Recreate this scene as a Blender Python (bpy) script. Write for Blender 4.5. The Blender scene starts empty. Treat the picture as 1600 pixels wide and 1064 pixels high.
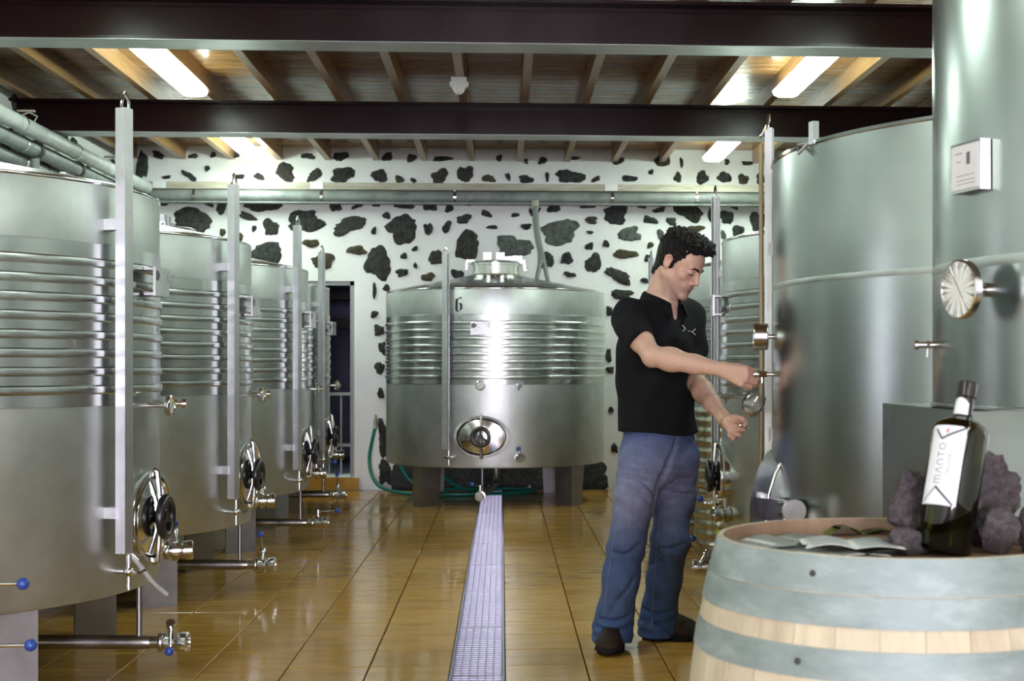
import bpy, bmesh, math, random
import numpy as np
from mathutils import Vector, Matrix, Euler
from mathutils.bvhtree import BVHTree

# ------------------------------------------------------------------ camera, world, light, exposure
scene = bpy.context.scene
C = scene.collection
PSI = math.radians(3.0)                 # the camera is turned a little to the right of the room's axis
CAMZ, FPX, PX0, PY0 = 1.16, 2200.0, 899.3, 575.0
cs, sn = math.cos(PSI), math.sin(PSI)
cam_data = bpy.data.cameras.new('camera')
cam_data.sensor_width = 36.0
cam_data.lens = FPX / 1600.0 * 36.0
cam_data.shift_x = (800 - PX0) / 1600.0
cam_data.shift_y = (PY0 - 532) / 1600.0
cam_data.clip_start = 0.05
cam_data.dof.use_dof = True
cam_data.dof.focus_distance = 5.9
cam_data.dof.aperture_fstop = 7.0
cam = bpy.data.objects.new('camera', cam_data)
cam.location = (0, 0, CAMZ)
cam.rotation_euler = (math.pi / 2, 0, -PSI)
C.objects.link(cam)
scene.camera = cam

world = bpy.data.worlds.new('world'); scene.world = world
world.use_nodes = True
bg = world.node_tree.nodes['Background']
bg.inputs[0].default_value = (0.62, 0.74, 1.0, 1); bg.inputs[1].default_value = 0.6

# daylight through the cellar's wide entrance behind the camera
ld = bpy.data.lights.new('entrance_daylight', 'AREA')
ld.shape = 'RECTANGLE'; ld.size = 2.4; ld.size_y = 2.4; ld.energy = 330; ld.color = (0.93, 0.86, 1.0)
lo = bpy.data.objects.new('entrance_daylight', ld); C.objects.link(lo)
lo.location = (0.2, -9.15, 1.3); lo.rotation_euler = (math.pi / 2, 0, 0)

LAMP_POWER = 13.0
vs = scene.view_settings
vs.view_transform = 'Standard'; vs.look = 'None'; vs.gamma = 1.0; vs.use_curve_mapping = False
vs.exposure = 1.78
scene.cycles.max_bounces = 7; scene.cycles.diffuse_bounces = 3; scene.cycles.glossy_bounces = 3; scene.cycles.transmission_bounces = 8
scene.cycles.caustics_reflective = False; scene.cycles.caustics_refractive = False

# ------------------------------------------------------------------ helpers
def at(px, py, w):
    """world point seen at a pixel of the photograph at depth w in front of the camera"""
    u = (px - PX0) / FPX * w
    return Vector((u * cs + w * sn, -u * sn + w * cs, CAMZ - (py - PY0) / FPX * w))

R = math.radians

class MB:
    """collects shapes; build() links them as one mesh object"""
    def __init__(s): s.v = []; s.f = []
    def add(s, vs_, fs):
        n = len(s.v); s.v.extend([tuple(p) for p in vs_]); s.f.extend([tuple(i + n for i in f) for f in fs]); return s
    def box(s, c, size, rz=0.0, M=None, taper=None):
        hx, hy, hz = size[0] / 2, size[1] / 2, size[2] / 2
        pts = []
        for z in (-hz, hz):
            k = 1.0 if (taper is None or z < 0) else taper
            for x, y in ((-hx, -hy), (hx, -hy), (hx, hy), (-hx, hy)): pts.append(Vector((x * k, y * k, z)))
        if M is not None: pts = [M @ p for p in pts]
        elif rz:
            m = Matrix.Rotation(rz, 3, 'Z'); pts = [m @ p for p in pts]
        pts = [p + Vector(c) for p in pts]
        return s.add(pts, [(3, 2, 1, 0), (4, 5, 6, 7), (0, 1, 5, 4), (1, 2, 6, 5), (2, 3, 7, 6), (3, 0, 4, 7)])
    def bar(s, a, b, w, h, up=(0, 0, 1)):
        a = Vector(a); b = Vector(b); d = (b - a); L = d.length; d.normalize()
        up = Vector(up)
        if abs(d.dot(up)) > .98: up = Vector((1, 0, 0))
        sx = d.cross(up).normalized(); sy = sx.cross(d).normalized()
        pts = []
        for p in (a, b):
            for i, j in ((-1, -1), (1, -1), (1, 1), (-1, 1)): pts.append(p + sx * (i * w / 2) + sy * (j * h / 2))
        return s.add(pts, [(0, 1, 2, 3), (7, 6, 5, 4), (4, 5, 1, 0), (5, 6, 2, 1), (6, 7, 3, 2), (7, 4, 0, 3)])
    def tube(s, pts, r, n=12, closed=False, caps=True):
        pts = [Vector(p) for p in pts]; m = len(pts)
        rr = r if isinstance(r, (list, tuple)) else [r] * m
        up = None; rings = []
        for i, p in enumerate(pts):
            if closed: d = pts[(i + 1) % m] - pts[i - 1]
            else: d = pts[min(i + 1, m - 1)] - pts[max(i - 1, 0)]
            if d.length < 1e-9: d = Vector((0, 0, 1))
            d.normalize()
            if up is None:
                up = Vector((0, 0, 1)) if abs(d.z) < .9 else Vector((1, 0, 0))
            sx = d.cross(up)
            if sx.length < 1e-4: up = Vector((1, 0, 0)) if abs(d.x) < .9 else Vector((0, 1, 0)); sx = d.cross(up)
            sx.normalize(); sy = sx.cross(d).normalized(); up = sy
            rings.append([p + sx * (math.cos(2 * math.pi * k / n) * rr[i]) + sy * (math.sin(2 * math.pi * k / n) * rr[i]) for k in range(n)])
        vv = [q for ring in rings for q in ring]; ff = []
        for i in range(m if closed else m - 1):
            j = (i + 1) % m
            for k in range(n):
                k2 = (k + 1) % n
                ff.append((i * n + k2, i * n + k, j * n + k, j * n + k2))
        if caps and not closed:
            ff.append(tuple(range(n))); ff.append(tuple((m - 1) * n + k for k in reversed(range(n))))
        return s.add(vv, ff)
    def cyl(s, a, b, r, r2=None, n=20): return s.tube([a, b], [r, r if r2 is None else r2], n)
    def lathe(s, prof, n=48, origin=(0, 0, 0), axis=None, sx=1.0, closed=False, a0=0.0, a1=2 * math.pi):
        """profile of (r, z) turned about an axis through origin; sx stretches across"""
        o = Vector(origin)
        if axis is None: M = Matrix.Identity(3)
        else: M = Vector(axis).normalized().to_track_quat('Z', 'Y').to_matrix()
        full = abs(a1 - a0 - 2 * math.pi) < 1e-6
        cols = n if full else n + 1
        vv = []; ff = []; m = len(prof)
        for k in range(cols):
            a = a0 + (a1 - a0) * k / n; c_, s_ = math.cos(a), math.sin(a)
            for r, z in prof: vv.append(o + M @ Vector((r * c_ * sx, r * s_, z)))
        for k in range(n):
            k2 = (k + 1) % cols
            for i in range(m if closed else m - 1):
                j = (i + 1) % m
                if prof[i][0] < 1e-7 and prof[j][0] < 1e-7: continue
                if prof[i][0] < 1e-7: ff.append((k * m + i, k2 * m + j, k * m + j))
                elif prof[j][0] < 1e-7: ff.append((k * m + i, k2 * m + i, k * m + j))
                else: ff.append((k * m + i, k2 * m + i, k2 * m + j, k * m + j))
        return s.add(vv, ff)
    def sphere(s, c, r, n=16, sc=(1, 1, 1)):
        c = Vector(c); vv = []; ff = []; m = n // 2
        for i in range(m + 1):
            th = math.pi * i / m
            for k in range(n):
                ph = 2 * math.pi * k / n
                vv.append(c + Vector((math.sin(th) * math.cos(ph) * r * sc[0], math.sin(th) * math.sin(ph) * r * sc[1], math.cos(th) * r * sc[2])))
        for i in range(m):
            for k in range(n):
                k2 = (k + 1) % n
                ff.append((i * n + k, (i + 1) * n + k, (i + 1) * n + k2, i * n + k2))
        return s.add(vv, ff)
    def prism(s, poly, a, b, frame):
        """poly of (u, v) extruded from depth a to b; frame = (origin, U, V, N)"""
        o, U, V, N = [Vector(q) for q in frame]; n = len(poly)
        vv = [o + U * u + V * v + N * a for u, v in poly] + [o + U * u + V * v + N * b for u, v in poly]
        ff = [tuple(range(n - 1, -1, -1)), tuple(range(n, 2 * n))]
        for i in range(n):
            j = (i + 1) % n; ff.append((i, j, n + j, n + i))
        return s.add(vv, ff)
    def mesh(s, name, mat, smooth=35.0):
        me = bpy.data.meshes.new(name); me.from_pydata(s.v, [], s.f); me.update()
        bm = bmesh.new(); bm.from_mesh(me)
        bmesh.ops.recalc_face_normals(bm, faces=bm.faces); bm.to_mesh(me); bm.free()
        if mat is not None: me.materials.append(mat)
        if smooth:
            me.polygons.foreach_set('use_smooth', [True] * len(me.polygons))
            me.set_sharp_from_angle(angle=math.radians(smooth))
        return me
    def build(s, name, mat, parent=None, smooth=35.0):
        return link(s.mesh(name, mat, smooth), name, parent)

def link(me, name, parent=None, loc=None, rot=None):
    o = bpy.data.objects.new(name, me); C.objects.link(o)
    if parent is not None: o.parent = parent
    if loc is not None: o.location = loc
    if rot is not None: o.rotation_euler = rot
    return o
def tag(o, label=None, cat=None, group=None, kind=None):
    if label: o['label'] = label
    if cat: o['category'] = cat
    if group: o['group'] = group
    if kind: o['kind'] = kind
    return o
def empty(name, loc=(0, 0, 0), rz=0.0, label=None, cat=None, group=None):
    o = bpy.data.objects.new(name, None); C.objects.link(o)
    o.location = loc; o.rotation_euler = (0, 0, rz); o.empty_display_size = .1
    return tag(o, label, cat, group)
def copy_tree(o, parent=None):
    c = o.copy(); C.objects.link(c); c.parent = parent
    for ch in list(o.children): copy_tree(ch, c)
    return c

# ------------------------------------------------------------------ materials
def mat(name, col=(.5, .5, .5), rough=.5, metal=0.0, **kw):
    m = bpy.data.materials.new(name); m.use_nodes = True
    b = m.node_tree.nodes['Principled BSDF']
    b.inputs['Base Color'].default_value = (*col, 1); b.inputs['Roughness'].default_value = rough; b.inputs['Metallic'].default_value = metal
    for k, v in kw.items(): b.inputs[k.replace('_', ' ')].default_value = v
    return m
def nodes(m): return m.node_tree.nodes, m.node_tree.links, m.node_tree.nodes['Principled BSDF']
def noise(m, scale=(1, 1, 1), freq=5.0, detail=4.0, rough=.55, src='Object', rnd=False):
    N, L, b = nodes(m)
    tc = N.new('ShaderNodeTexCoord'); mp = N.new('ShaderNodeMapping'); mp.inputs['Scale'].default_value = scale
    L.new(tc.outputs[src], mp.inputs[0])
    if rnd:
        oi = N.new('ShaderNodeObjectInfo'); cv = N.new('ShaderNodeCombineXYZ'); ml = N.new('ShaderNodeMath'); ml.operation = 'MULTIPLY'; ml.inputs[1].default_value = 37.0
        L.new(oi.outputs['Random'], ml.inputs[0])
        for i in range(3): L.new(ml.outputs[0], cv.inputs[i])
        L.new(cv.outputs[0], mp.inputs['Location'])
    t = N.new('ShaderNodeTexNoise'); t.inputs['Scale'].default_value = freq; t.inputs['Detail'].default_value = detail; t.inputs['Roughness'].default_value = rough
    L.new(mp.outputs[0], t.inputs['Vector'])
    return t.outputs['Fac']
def ramp(m, fac, stops):
    N, L, b = nodes(m)
    r = N.new('ShaderNodeValToRGB'); L.new(fac, r.inputs[0])
    e = r.color_ramp.elements
    while len(e) < len(stops): e.new(.5)
    for i, (p, c) in enumerate(stops):
        e[i].position = p; e[i].color = (*c, 1) if len(c) == 3 else c
    return r.outputs[0]
def mix(m, fac, a, b_, mode='MIX'):
    N, L, b = nodes(m)
    x = N.new('ShaderNodeMix'); x.data_type = 'RGBA'; x.blend_type = mode
    for sock, val in ((x.inputs[0], fac), (x.inputs[6], a), (x.inputs[7], b_)):
        if hasattr(val, 'is_linked') or hasattr(val, 'node'): L.new(val, sock)
        elif isinstance(val, (tuple, list)): sock.default_value = (*val, 1) if len(val) == 3 else val
        else: sock.default_value = val
    return x.outputs[2]
def setc(m, out): m.node_tree.links.new(out, nodes(m)[2].inputs['Base Color'])
def setr(m, fac, lo_, hi_):
    N, L, b = nodes(m)
    r = N.new('ShaderNodeMapRange'); r.inputs['To Min'].default_value = lo_; r.inputs['To Max'].default_value = hi_
    r.inputs['From Min'].default_value = .3; r.inputs['From Max'].default_value = .7
    L.new(fac, r.inputs['Value']); L.new(r.outputs[0], b.inputs['Roughness'])
def bump(m, fac, strength=.2, dist=.01):
    N, L, b = nodes(m)
    bp = N.new('ShaderNodeBump'); bp.inputs['Strength'].default_value = strength; bp.inputs['Distance'].default_value = dist
    L.new(fac, bp.inputs['Height'])
    if b.inputs['Normal'].is_linked: L.new(b.inputs['Normal'].links[0].from_socket, bp.inputs['Normal'])
    L.new(bp.outputs[0], b.inputs['Normal'])

M = {}
def steel(name, col, r0, r1, freq=3.0, sc=(1, 1, 1), wob=.0):
    m = mat(name, col, .3, 1.0)
    n1 = noise(m, sc, freq, 3, .5, rnd=True)
    setr(m, n1, r0, r1)
    setc(m, ramp(m, n1, [(.25, tuple(c * .93 for c in col)), (.75, tuple(min(1, c * 1.05) for c in col))]))
    nd = noise(m, (1, 1, 1), freq * 2.3, 3, .6, rnd=True); bsd = nodes(m)[2]; c0 = bsd.inputs['Base Color'].links[0].from_socket
    setc(m, mix(m, 1.0, c0, ramp(m, nd, [(.32, (.90, .90, .90)), (.68, (1.06, 1.06, 1.06))]), 'MULTIPLY'))
    if wob: bump(m, noise(m, (1, 1, 1), 2.2, 2, .4, rnd=True), wob, .05)
    return m
M['shell'] = steel('satin_steel', (.53, .56, .55), .40, .52, 3.0, (1, 1, .6))
M['rib'] = steel('pressed_steel', (.58, .61, .60), .20, .28, 4.0, (1, 1, .5))
M['roof'] = steel('roof_steel', (.55, .59, .58), .20, .32, 4.0)
M['polish'] = mat('polished_steel', (.72, .73, .72), .11, 1.0)
M['fit'] = steel('fitting_steel', (.66, .66, .65), .13, .24, 14.0)
M['leg'] = steel('leg_steel', (.27, .26, .27), .38, .5, 6.0)
M['chan'] = steel('channel_steel', (.60, .60, .63), .40, .52, 5.0, (1, 1, .3))
M['pipe_s'] = steel('pipe_steel', (.42, .40, .40), .25, .38, 8.0)
M['bigshell'] = steel('large_tank_steel', (.50, .545, .54), .235, .275, 1.4, (1, 1, .7))
M['blackp'] = mat('black_plastic', (.012, .012, .013), .28)
M['rubber'] = mat('dark_rubber', (.03, .03, .032), .6)
M['bluep'] = mat('blue_plastic', (.02, .06, .32), .3)
def thin_glass(name, tint, body, base=.04):
    m = bpy.data.materials.new(name); m.use_nodes = True; N = m.node_tree.nodes; L = m.node_tree.links
    N.remove(N['Principled BSDF']); out = N['Material Output']
    tr = N.new('ShaderNodeBsdfTransparent'); tr.inputs[0].default_value = (*tint, 1)
    gl = N.new('ShaderNodeBsdfGlossy'); gl.inputs['Roughness'].default_value = .03
    df = N.new('ShaderNodeBsdfDiffuse'); df.inputs[0].default_value = (.8, .82, .82, 1)
    lw = N.new('ShaderNodeLayerWeight'); lw.inputs[0].default_value = .35
    mr = N.new('ShaderNodeMapRange'); mr.inputs['To Min'].default_value = base; mr.inputs['To Max'].default_value = .85; L.new(lw.outputs['Facing'], mr.inputs[0])
    m1 = N.new('ShaderNodeMixShader'); m1.inputs[0].default_value = body; L.new(tr.outputs[0], m1.inputs[1]); L.new(df.outputs[0], m1.inputs[2])
    m2 = N.new('ShaderNodeMixShader'); L.new(mr.outputs[0], m2.inputs[0]); L.new(m1.outputs[0], m2.inputs[1]); L.new(gl.outputs[0], m2.inputs[2])
    L.new(m2.outputs[0], out.inputs[0]); return m
M['clear'] = thin_glass('clear_plastic', (.92, .94, .95), .35)
M['whitep'] = mat('white_plastic', (.82, .83, .82), .4)
M['ink'] = mat('black_ink', (.008, .008, .009), .5)
M['navyink'] = mat('navy_ink', (.02, .02, .05), .5)
M['greyink'] = mat('grey_ink', (.16, .155, .17), .6)
M['wordink'] = mat('pale_grey_ink', (.22, .21, .22), .6)
M['redink'] = mat('red_ink', (.55, .03, .04), .5)
M['paper'] = mat('white_paper', (.80, .80, .84), .55)
M['dialface'] = mat('dial_face', (.78, .80, .76), .3)
# ------------------------------------------------------------------ the room
XL, XR, YB, YF, ZC = -3.62, 3.72, 13.55, -9.0, 3.27
m = M['plaster'] = mat('white_plaster', (.88, .90, .88), .85)
n1 = noise(m, (1, 1, 1), 1.6, 6, .62); n2 = noise(m, (1, 1, 1), 22, 4, .6)
setc(m, mix(m, ramp(m, n1, [(.3, (0, 0, 0)), (.72, (1, 1, 1))]), (.80, .83, .81), (.92, .93, .91)))
bump(m, n1, .35, .06); bump(m, n2, .25, .012)
m = M['stone'] = mat('dark_lava_stone', (.035, .036, .036), .9)
N_, L_, B_ = nodes(m)
oi = N_.new('ShaderNodeObjectInfo')
base = ramp(m, oi.outputs['Random'], [(0, (.012, .015, .015)), (.35, (.022, .025, .024)), (.62, (.034, .028, .018)), (.8, (.016, .019, .023)), (1, (.05, .05, .042))])
n3 = noise(m, (1, 1, 1), 26, 6, .7, rnd=True)
setc(m, mix(m, ramp(m, n3, [(.38, (0, 0, 0)), (.66, (1, 1, 1))]), base, (.075, .08, .072)))
bump(m, n3, .9, .03)
M['stone_brown'] = mat('brown_lava_stone', (.10, .085, .05), .9)
n3 = noise(M['stone_brown'], (1, 1, 1), 24, 6, .7, rnd=True)
setc(M['stone_brown'], ramp(M['stone_brown'], n3, [(.3, (.035, .03, .018)), (.7, (.13, .11, .06))])); bump(M['stone_brown'], n3, .9, .03)
M['stone_grey'] = mat('grey_lava_stone', (.13, .145, .14), .9)
n3 = noise(M['stone_grey'], (1, 1, 1), 22, 6, .7, rnd=True)
setc(M['stone_grey'], ramp(M['stone_grey'], n3, [(.3, (.035, .042, .04)), (.7, (.20, .225, .20))])); bump(M['stone_grey'], n3, .9, .03)
m = M['tile'] = mat('glazed_brown_tile', (.36, .2, .07), .12)
N_, L_, B_ = nodes(m)
oi = N_.new('ShaderNodeObjectInfo')
n1 = noise(m, (1.0, 3.2, 1), 4.5, 5, .65, src='Object', rnd=True)
c1 = ramp(m, n1, [(.25, (.40, .200, .034)), (.5, (.55, .30, .060)), (.78, (.66, .395, .11))])
setc(m, mix(m, .55, c1, mix(m, .8, c1, ramp(m, oi.outputs['Random'], [(0, (.80, .74, .66)), (1, (1.12, 1.1, 1.06))]), 'MULTIPLY')))
tcw = N_.new('ShaderNodeTexCoord'); nz = N_.new('ShaderNodeTexNoise'); nz.inputs['Scale'].default_value = 1.1; nz.inputs['Detail'].default_value = 5
gm = N_.new('ShaderNodeNewGeometry'); L_.new(gm.outputs['Position'], nz.inputs['Vector'])
setr(m, nz.outputs['Fac'], .045, .22)
bump(m, noise(m, (1, 1, 1), 9, 3, .5, rnd=True), .12, .006)
B_.inputs['Specular IOR Level'].default_value = .5
M['grout'] = mat('dark_grout', (.075, .052, .034), .75)
m = M['joist'] = mat('varnished_joist', (.36, .19, .07), .32)
n1 = noise(m, (14, .8, 14), 3, 6, .6, rnd=True)
setc(m, ramp(m, n1, [(.25, (.20, .10, .035)), (.7, (.40, .235, .095))]))
m = M['plank'] = mat('varnished_plank', (.33, .17, .06), .22)
n1 = noise(m, (.7, 26, 1), 3.0, 6, .65, rnd=True)
oi = nodes(m)[0].new('ShaderNodeObjectInfo')
c1 = ramp(m, n1, [(.2, (.17, .075, .02)), (.5, (.31, .16, .05)), (.8, (.42, .25, .10))])
setc(m, mix(m, 1.0, c1, ramp(m, oi.outputs['Random'], [(0, (.72, .72, .74)), (1, (1.1, 1.05, 1.0))]), 'MULTIPLY'))
setr(m, n1, .16, .30)
bump(m, n1, .1, .004)
m = M['beam'] = mat('maroon_painted_steel', (.0105, .0030, .0034), .26, 0, Specular_IOR_Level=.12)
n1 = noise(m, (1, 1, 1), 60, 3, .6); bump(m, n1, .16, .002)
m = M['flange'] = mat('bare_grey_flange_paint', (.34, .36, .35), .34, .55)
n1 = noise(m, (.5, 10, 10), 4, 6, .65)
setc(m, ramp(m, n1, [(.3, (.22, .23, .22)), (.55, (.40, .42, .41)), (.8, (.47, .49, .48))]))
M['pvc'] = mat('pale_grey_pipe', (.50, .54, .51), .5)
setc(M['pvc'], ramp(M['pvc'], noise(M['pvc'], (1, 1, 1), 7, 5, .65), [(.3, (.38, .42, .40)), (.7, (.60, .64, .61))]))
M['pvc_dark'] = mat('grey_pipe', (.27, .30, .285), .5)
setc(M['pvc_dark'], ramp(M['pvc_dark'], noise(M['pvc_dark'], (1, 1, 1), 7, 5, .65), [(.3, (.15, .175, .165)), (.7, (.29, .32, .30))]))
M['rail'] = mat('old_cream_rail', (.45, .44, .33), .55)
setc(M['rail'], ramp(M['rail'], noise(M['rail'], (.6, 4, 4), 5, 6, .7), [(.3, (.30, .28, .19)), (.7, (.56, .55, .44))]))
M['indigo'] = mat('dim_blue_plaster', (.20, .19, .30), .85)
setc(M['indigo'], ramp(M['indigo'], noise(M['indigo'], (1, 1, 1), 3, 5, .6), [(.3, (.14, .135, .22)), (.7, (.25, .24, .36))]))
M['darkwood'] = mat('dark_timber', (.03, .02, .022), .6)
M['hose_green'] = mat('teal_hose', (.0, .16, .125), .35)
M['hose_grey'] = mat('grey_hose', (.21, .24, .22), .45)
m = M['diff'] = mat('lamp_diffuser', (.9, .95, .92), .4)
nodes(m)[2].inputs['Emission Color'].default_value = (.83, 1.0, .90, 1)
nodes(m)[2].inputs['Emission Strength'].default_value = LAMP_POWER
M['lampbody'] = mat('lamp_housing', (.75, .77, .75), .4)

# --- floor: grout bed with every tile laid on it, and the drain channel left open
PIT = .3155; DXL, DXR = -.198, .012
floor = MB()
for x0, x1 in ((XL - .3, DXL), (DXR, XR + .3)):
    floor.box(((x0 + x1) / 2, (YF + YB) / 2, -.057), (x1 - x0, YB - YF + .6, .09))
floor.box(((DXL + DXR) / 2, (YF + YB) / 2, -.14), (DXR - DXL + .02, YB - YF, .05))
floor = tag(floor.build('floor', M['grout'], smooth=0), kind='structure')
def tile_mesh(w, d, t=.012, j=.0055, b=.0016):
    mb = MB(); w -= j; d -= j
    ring = lambda k, z: [(-w / 2 + k, -d / 2 + k, z), (w / 2 - k, -d / 2 + k, z), (w / 2 - k, d / 2 - k, z), (-w / 2 + k, d / 2 - k, z)]
    v = ring(0, -t) + ring(0, -b) + ring(b, 0)
    f = [(8, 9, 10, 11)]
    for a in (0, 4):
        for i in range(4): f.append((a + i, a + (i + 1) % 4, a + 4 + (i + 1) % 4, a + 4 + i))
    return mb.add(v, f)
tmesh = tile_mesh(PIT, PIT).mesh('floor_tile', M['tile'], 0)
rnd = random.Random(4)
cand = []; Y0 = 5.50 - PIT * 18
for i in range(-11, 12):
    xc = DXL - PIT * (-i - .5) if i < 0 else DXR + PIT * (i + .5)
    if xc < XL - .1 or xc > XR + .1: continue
    for j in range(0, 44):
        yc = Y0 + PIT * (j + .5)
        if yc > YB - .1: continue
        w = xc * sn + yc * cs
        px = PX0 + FPX * (xc * cs - yc * sn) / max(w, .1); py = PY0 + FPX * CAMZ / max(w, .1)
        seen = (w > 4.9 and -30 < px < 1630)
        # hidden by the rows of tanks or the barrel
        if xc < -1.75 - .0 * w or xc > 1.75 or (px > 1150 and w < 8): seen = seen and (xc < -1.75 and px > 60 and w < 7.2)
        cand.append((w if seen else 100 + w, xc, yc))
cand.sort()
for k, (w, xc, yc) in enumerate(cand[:300]):
    o = link(tmesh, 'floor_tile', floor, (xc, yc, rnd.uniform(-.0008, .0006)), (rnd.uniform(-.0009, .0009), rnd.uniform(-.0009, .0009), rnd.choice((0, math.pi))))
mb = MB(); src = tile_mesh(PIT, PIT)
for w, xc, yc in cand[300:]:
    mb.add([(v[0] + xc, v[1] + yc, v[2]) for v in src.v], src.f)
tag(mb.build('floor_tile_field', M['tile'], floor, 0), kind='stuff')

# --- floor drain with its grate panels
M['zinc'] = mat('galvanised_grate', (.50, .49, .62), .34, .8)
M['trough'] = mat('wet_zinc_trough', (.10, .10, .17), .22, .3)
drain = empty('floor_drain', ((DXL + DXR) / 2, 8.9, 0), 0, 'long galvanised grating drain running down the tiled aisle floor', 'drain')
cx = 0.0; half = (DXR - DXL) / 2
fr = MB()
for s_ in (-1, 1):
    fr.box((s_ * (half - .005), 0, -.02), (.008, 9.2, .05))
fr.build('channel_frame', M['zinc'], drain, 0)
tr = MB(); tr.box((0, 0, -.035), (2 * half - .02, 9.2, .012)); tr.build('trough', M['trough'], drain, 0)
g = MB(); gw = 2 * half - .024
for i in range(7): g.box((-gw / 2 + gw * i / 6, 0, -.003), (.0035, .985, .003))
for i in range(25): g.box((0, -.49 + .98 * i / 24, -.003), (gw, .006 if i % 24 else .014, .003))
gme = g.mesh('grate_panel', M['zinc'], 0)
for i in range(9):
    link(gme, 'grate_panel', drain, (rnd.uniform(-.002, .002), -4.08 + i * 1.0, rnd.uniform(-.003, .002)), (0, 0, rnd.uniform(-.003, .003)))

# --- walls
DX0, DX1, DZ0, DZ1 = -2.42, -1.408, .117, 1.99
wb = MB(); TH = .5
def wallbox(x0, x1, z0, z1): wb.box(((x0 + x1) / 2, YB + TH / 2, (z0 + z1) / 2), (x1 - x0, TH, z1 - z0))
wallbox(XL - .3, DX0, -.15, 3.45); wallbox(DX1, XR + .3, -.15, 3.45); wallbox(DX0, DX1, DZ1, 3.45); wallbox(DX0, DX1, -.15, DZ0)
wall_back = tag(wb.build('wall_back', M['plaster'], smooth=0), kind='structure')
w_ = MB(); w_.box((XL - .15, (YF + YB) / 2, 1.65), (.3, YB - YF, 3.6)); wall_left = tag(w_.build('wall_left', M['plaster'], smooth=0), kind='structure')
w_ = MB(); w_.box((XR + .15, (YF + YB) / 2, 1.65), (.3, YB - YF, 3.6)); tag(w_.build('wall_right', M['plaster'], smooth=0), kind='structure')
w_ = MB()
w_.box(((XL - 1.0) / 2, YF - .1, 1.65), (-1.0 - XL, .2, 3.6)); w_.box(((XR + 1.4) / 2, YF - .1, 1.65), (XR - 1.4, .2, 3.6)); w_.box((.2, YF - .1, 2.99), (2.4, .2, .92))
tag(w_.build('wall_front', M['plaster'], smooth=0), kind='structure')

# door reveal, the dim room behind it and its railing
w_ = MB(); yb2 = YB + TH
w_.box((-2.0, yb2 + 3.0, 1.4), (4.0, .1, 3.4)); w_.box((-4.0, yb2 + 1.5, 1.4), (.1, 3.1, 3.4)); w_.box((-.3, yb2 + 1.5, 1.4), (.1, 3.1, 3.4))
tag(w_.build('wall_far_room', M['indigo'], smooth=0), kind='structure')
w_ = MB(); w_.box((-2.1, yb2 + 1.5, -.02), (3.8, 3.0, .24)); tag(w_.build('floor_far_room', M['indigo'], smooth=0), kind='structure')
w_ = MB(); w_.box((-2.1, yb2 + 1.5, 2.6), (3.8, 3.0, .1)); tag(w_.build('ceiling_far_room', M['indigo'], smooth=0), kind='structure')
d_ = MB()
d_.box((DX1 - .02, YB + .05, (DZ0 + DZ1) / 2), (.04, .07, DZ1 - DZ0)); d_.box(((DX0 + DX1) / 2, YB + .05, DZ1 - .02), (DX1 - DX0, .07, .04)); d_.box((DX0 + .02, YB + .05, (DZ0 + DZ1) / 2), (.04, .07, DZ1 - DZ0))
M['frame_grey'] = mat('grey_door_frame', (.30, .31, .33), .45)
tag(d_.build('door_1', M['frame_grey'], smooth=0), kind='structure')
d_ = MB(); d_.box(((DX0 + DX1) / 2, YB - .03, .058), (DX1 - DX0 + .1, .1, .116)); tag(d_.build('trim_1', M['tile'], smooth=0), kind='structure')
rail = empty('door_railing', ((DX0 + DX1) / 2, YB + .32, .117), 0, 'thin grey metal railing across the dark doorway', 'railing')
rw = DX1 - DX0 - .01
for z in (.79, .29): MB().bar((-rw / 2, 0, z), (rw / 2, 0, z), .03, .03).build('rail_bar', M['frame_grey'], rail, 0)
bme = MB().bar((0, 0, .0), (0, 0, .78), .016, .016).mesh('railing_upright', M['frame_grey'], 0)
for i in range(9): link(bme, 'railing_upright', rail, (-rw / 2 + .04 + (rw - .08) * i / 8, 0, 0))
sh = empty('timber_rack', (-1.9, YB + TH + 1.6, 0.1), 0, 'dark timber rack seen through the doorway', 'rack')
for z in (1.55, 1.86): MB().box((0, 0, z), (2.6, .3, .1)).build('shelf_board', M['darkwood'], sh, 0)
for x in (-1.25, 1.25): MB().box((x, 0, 1.0), (.1, .3, 2.0)).build('rack_post', M['darkwood'], sh, 0)

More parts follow.
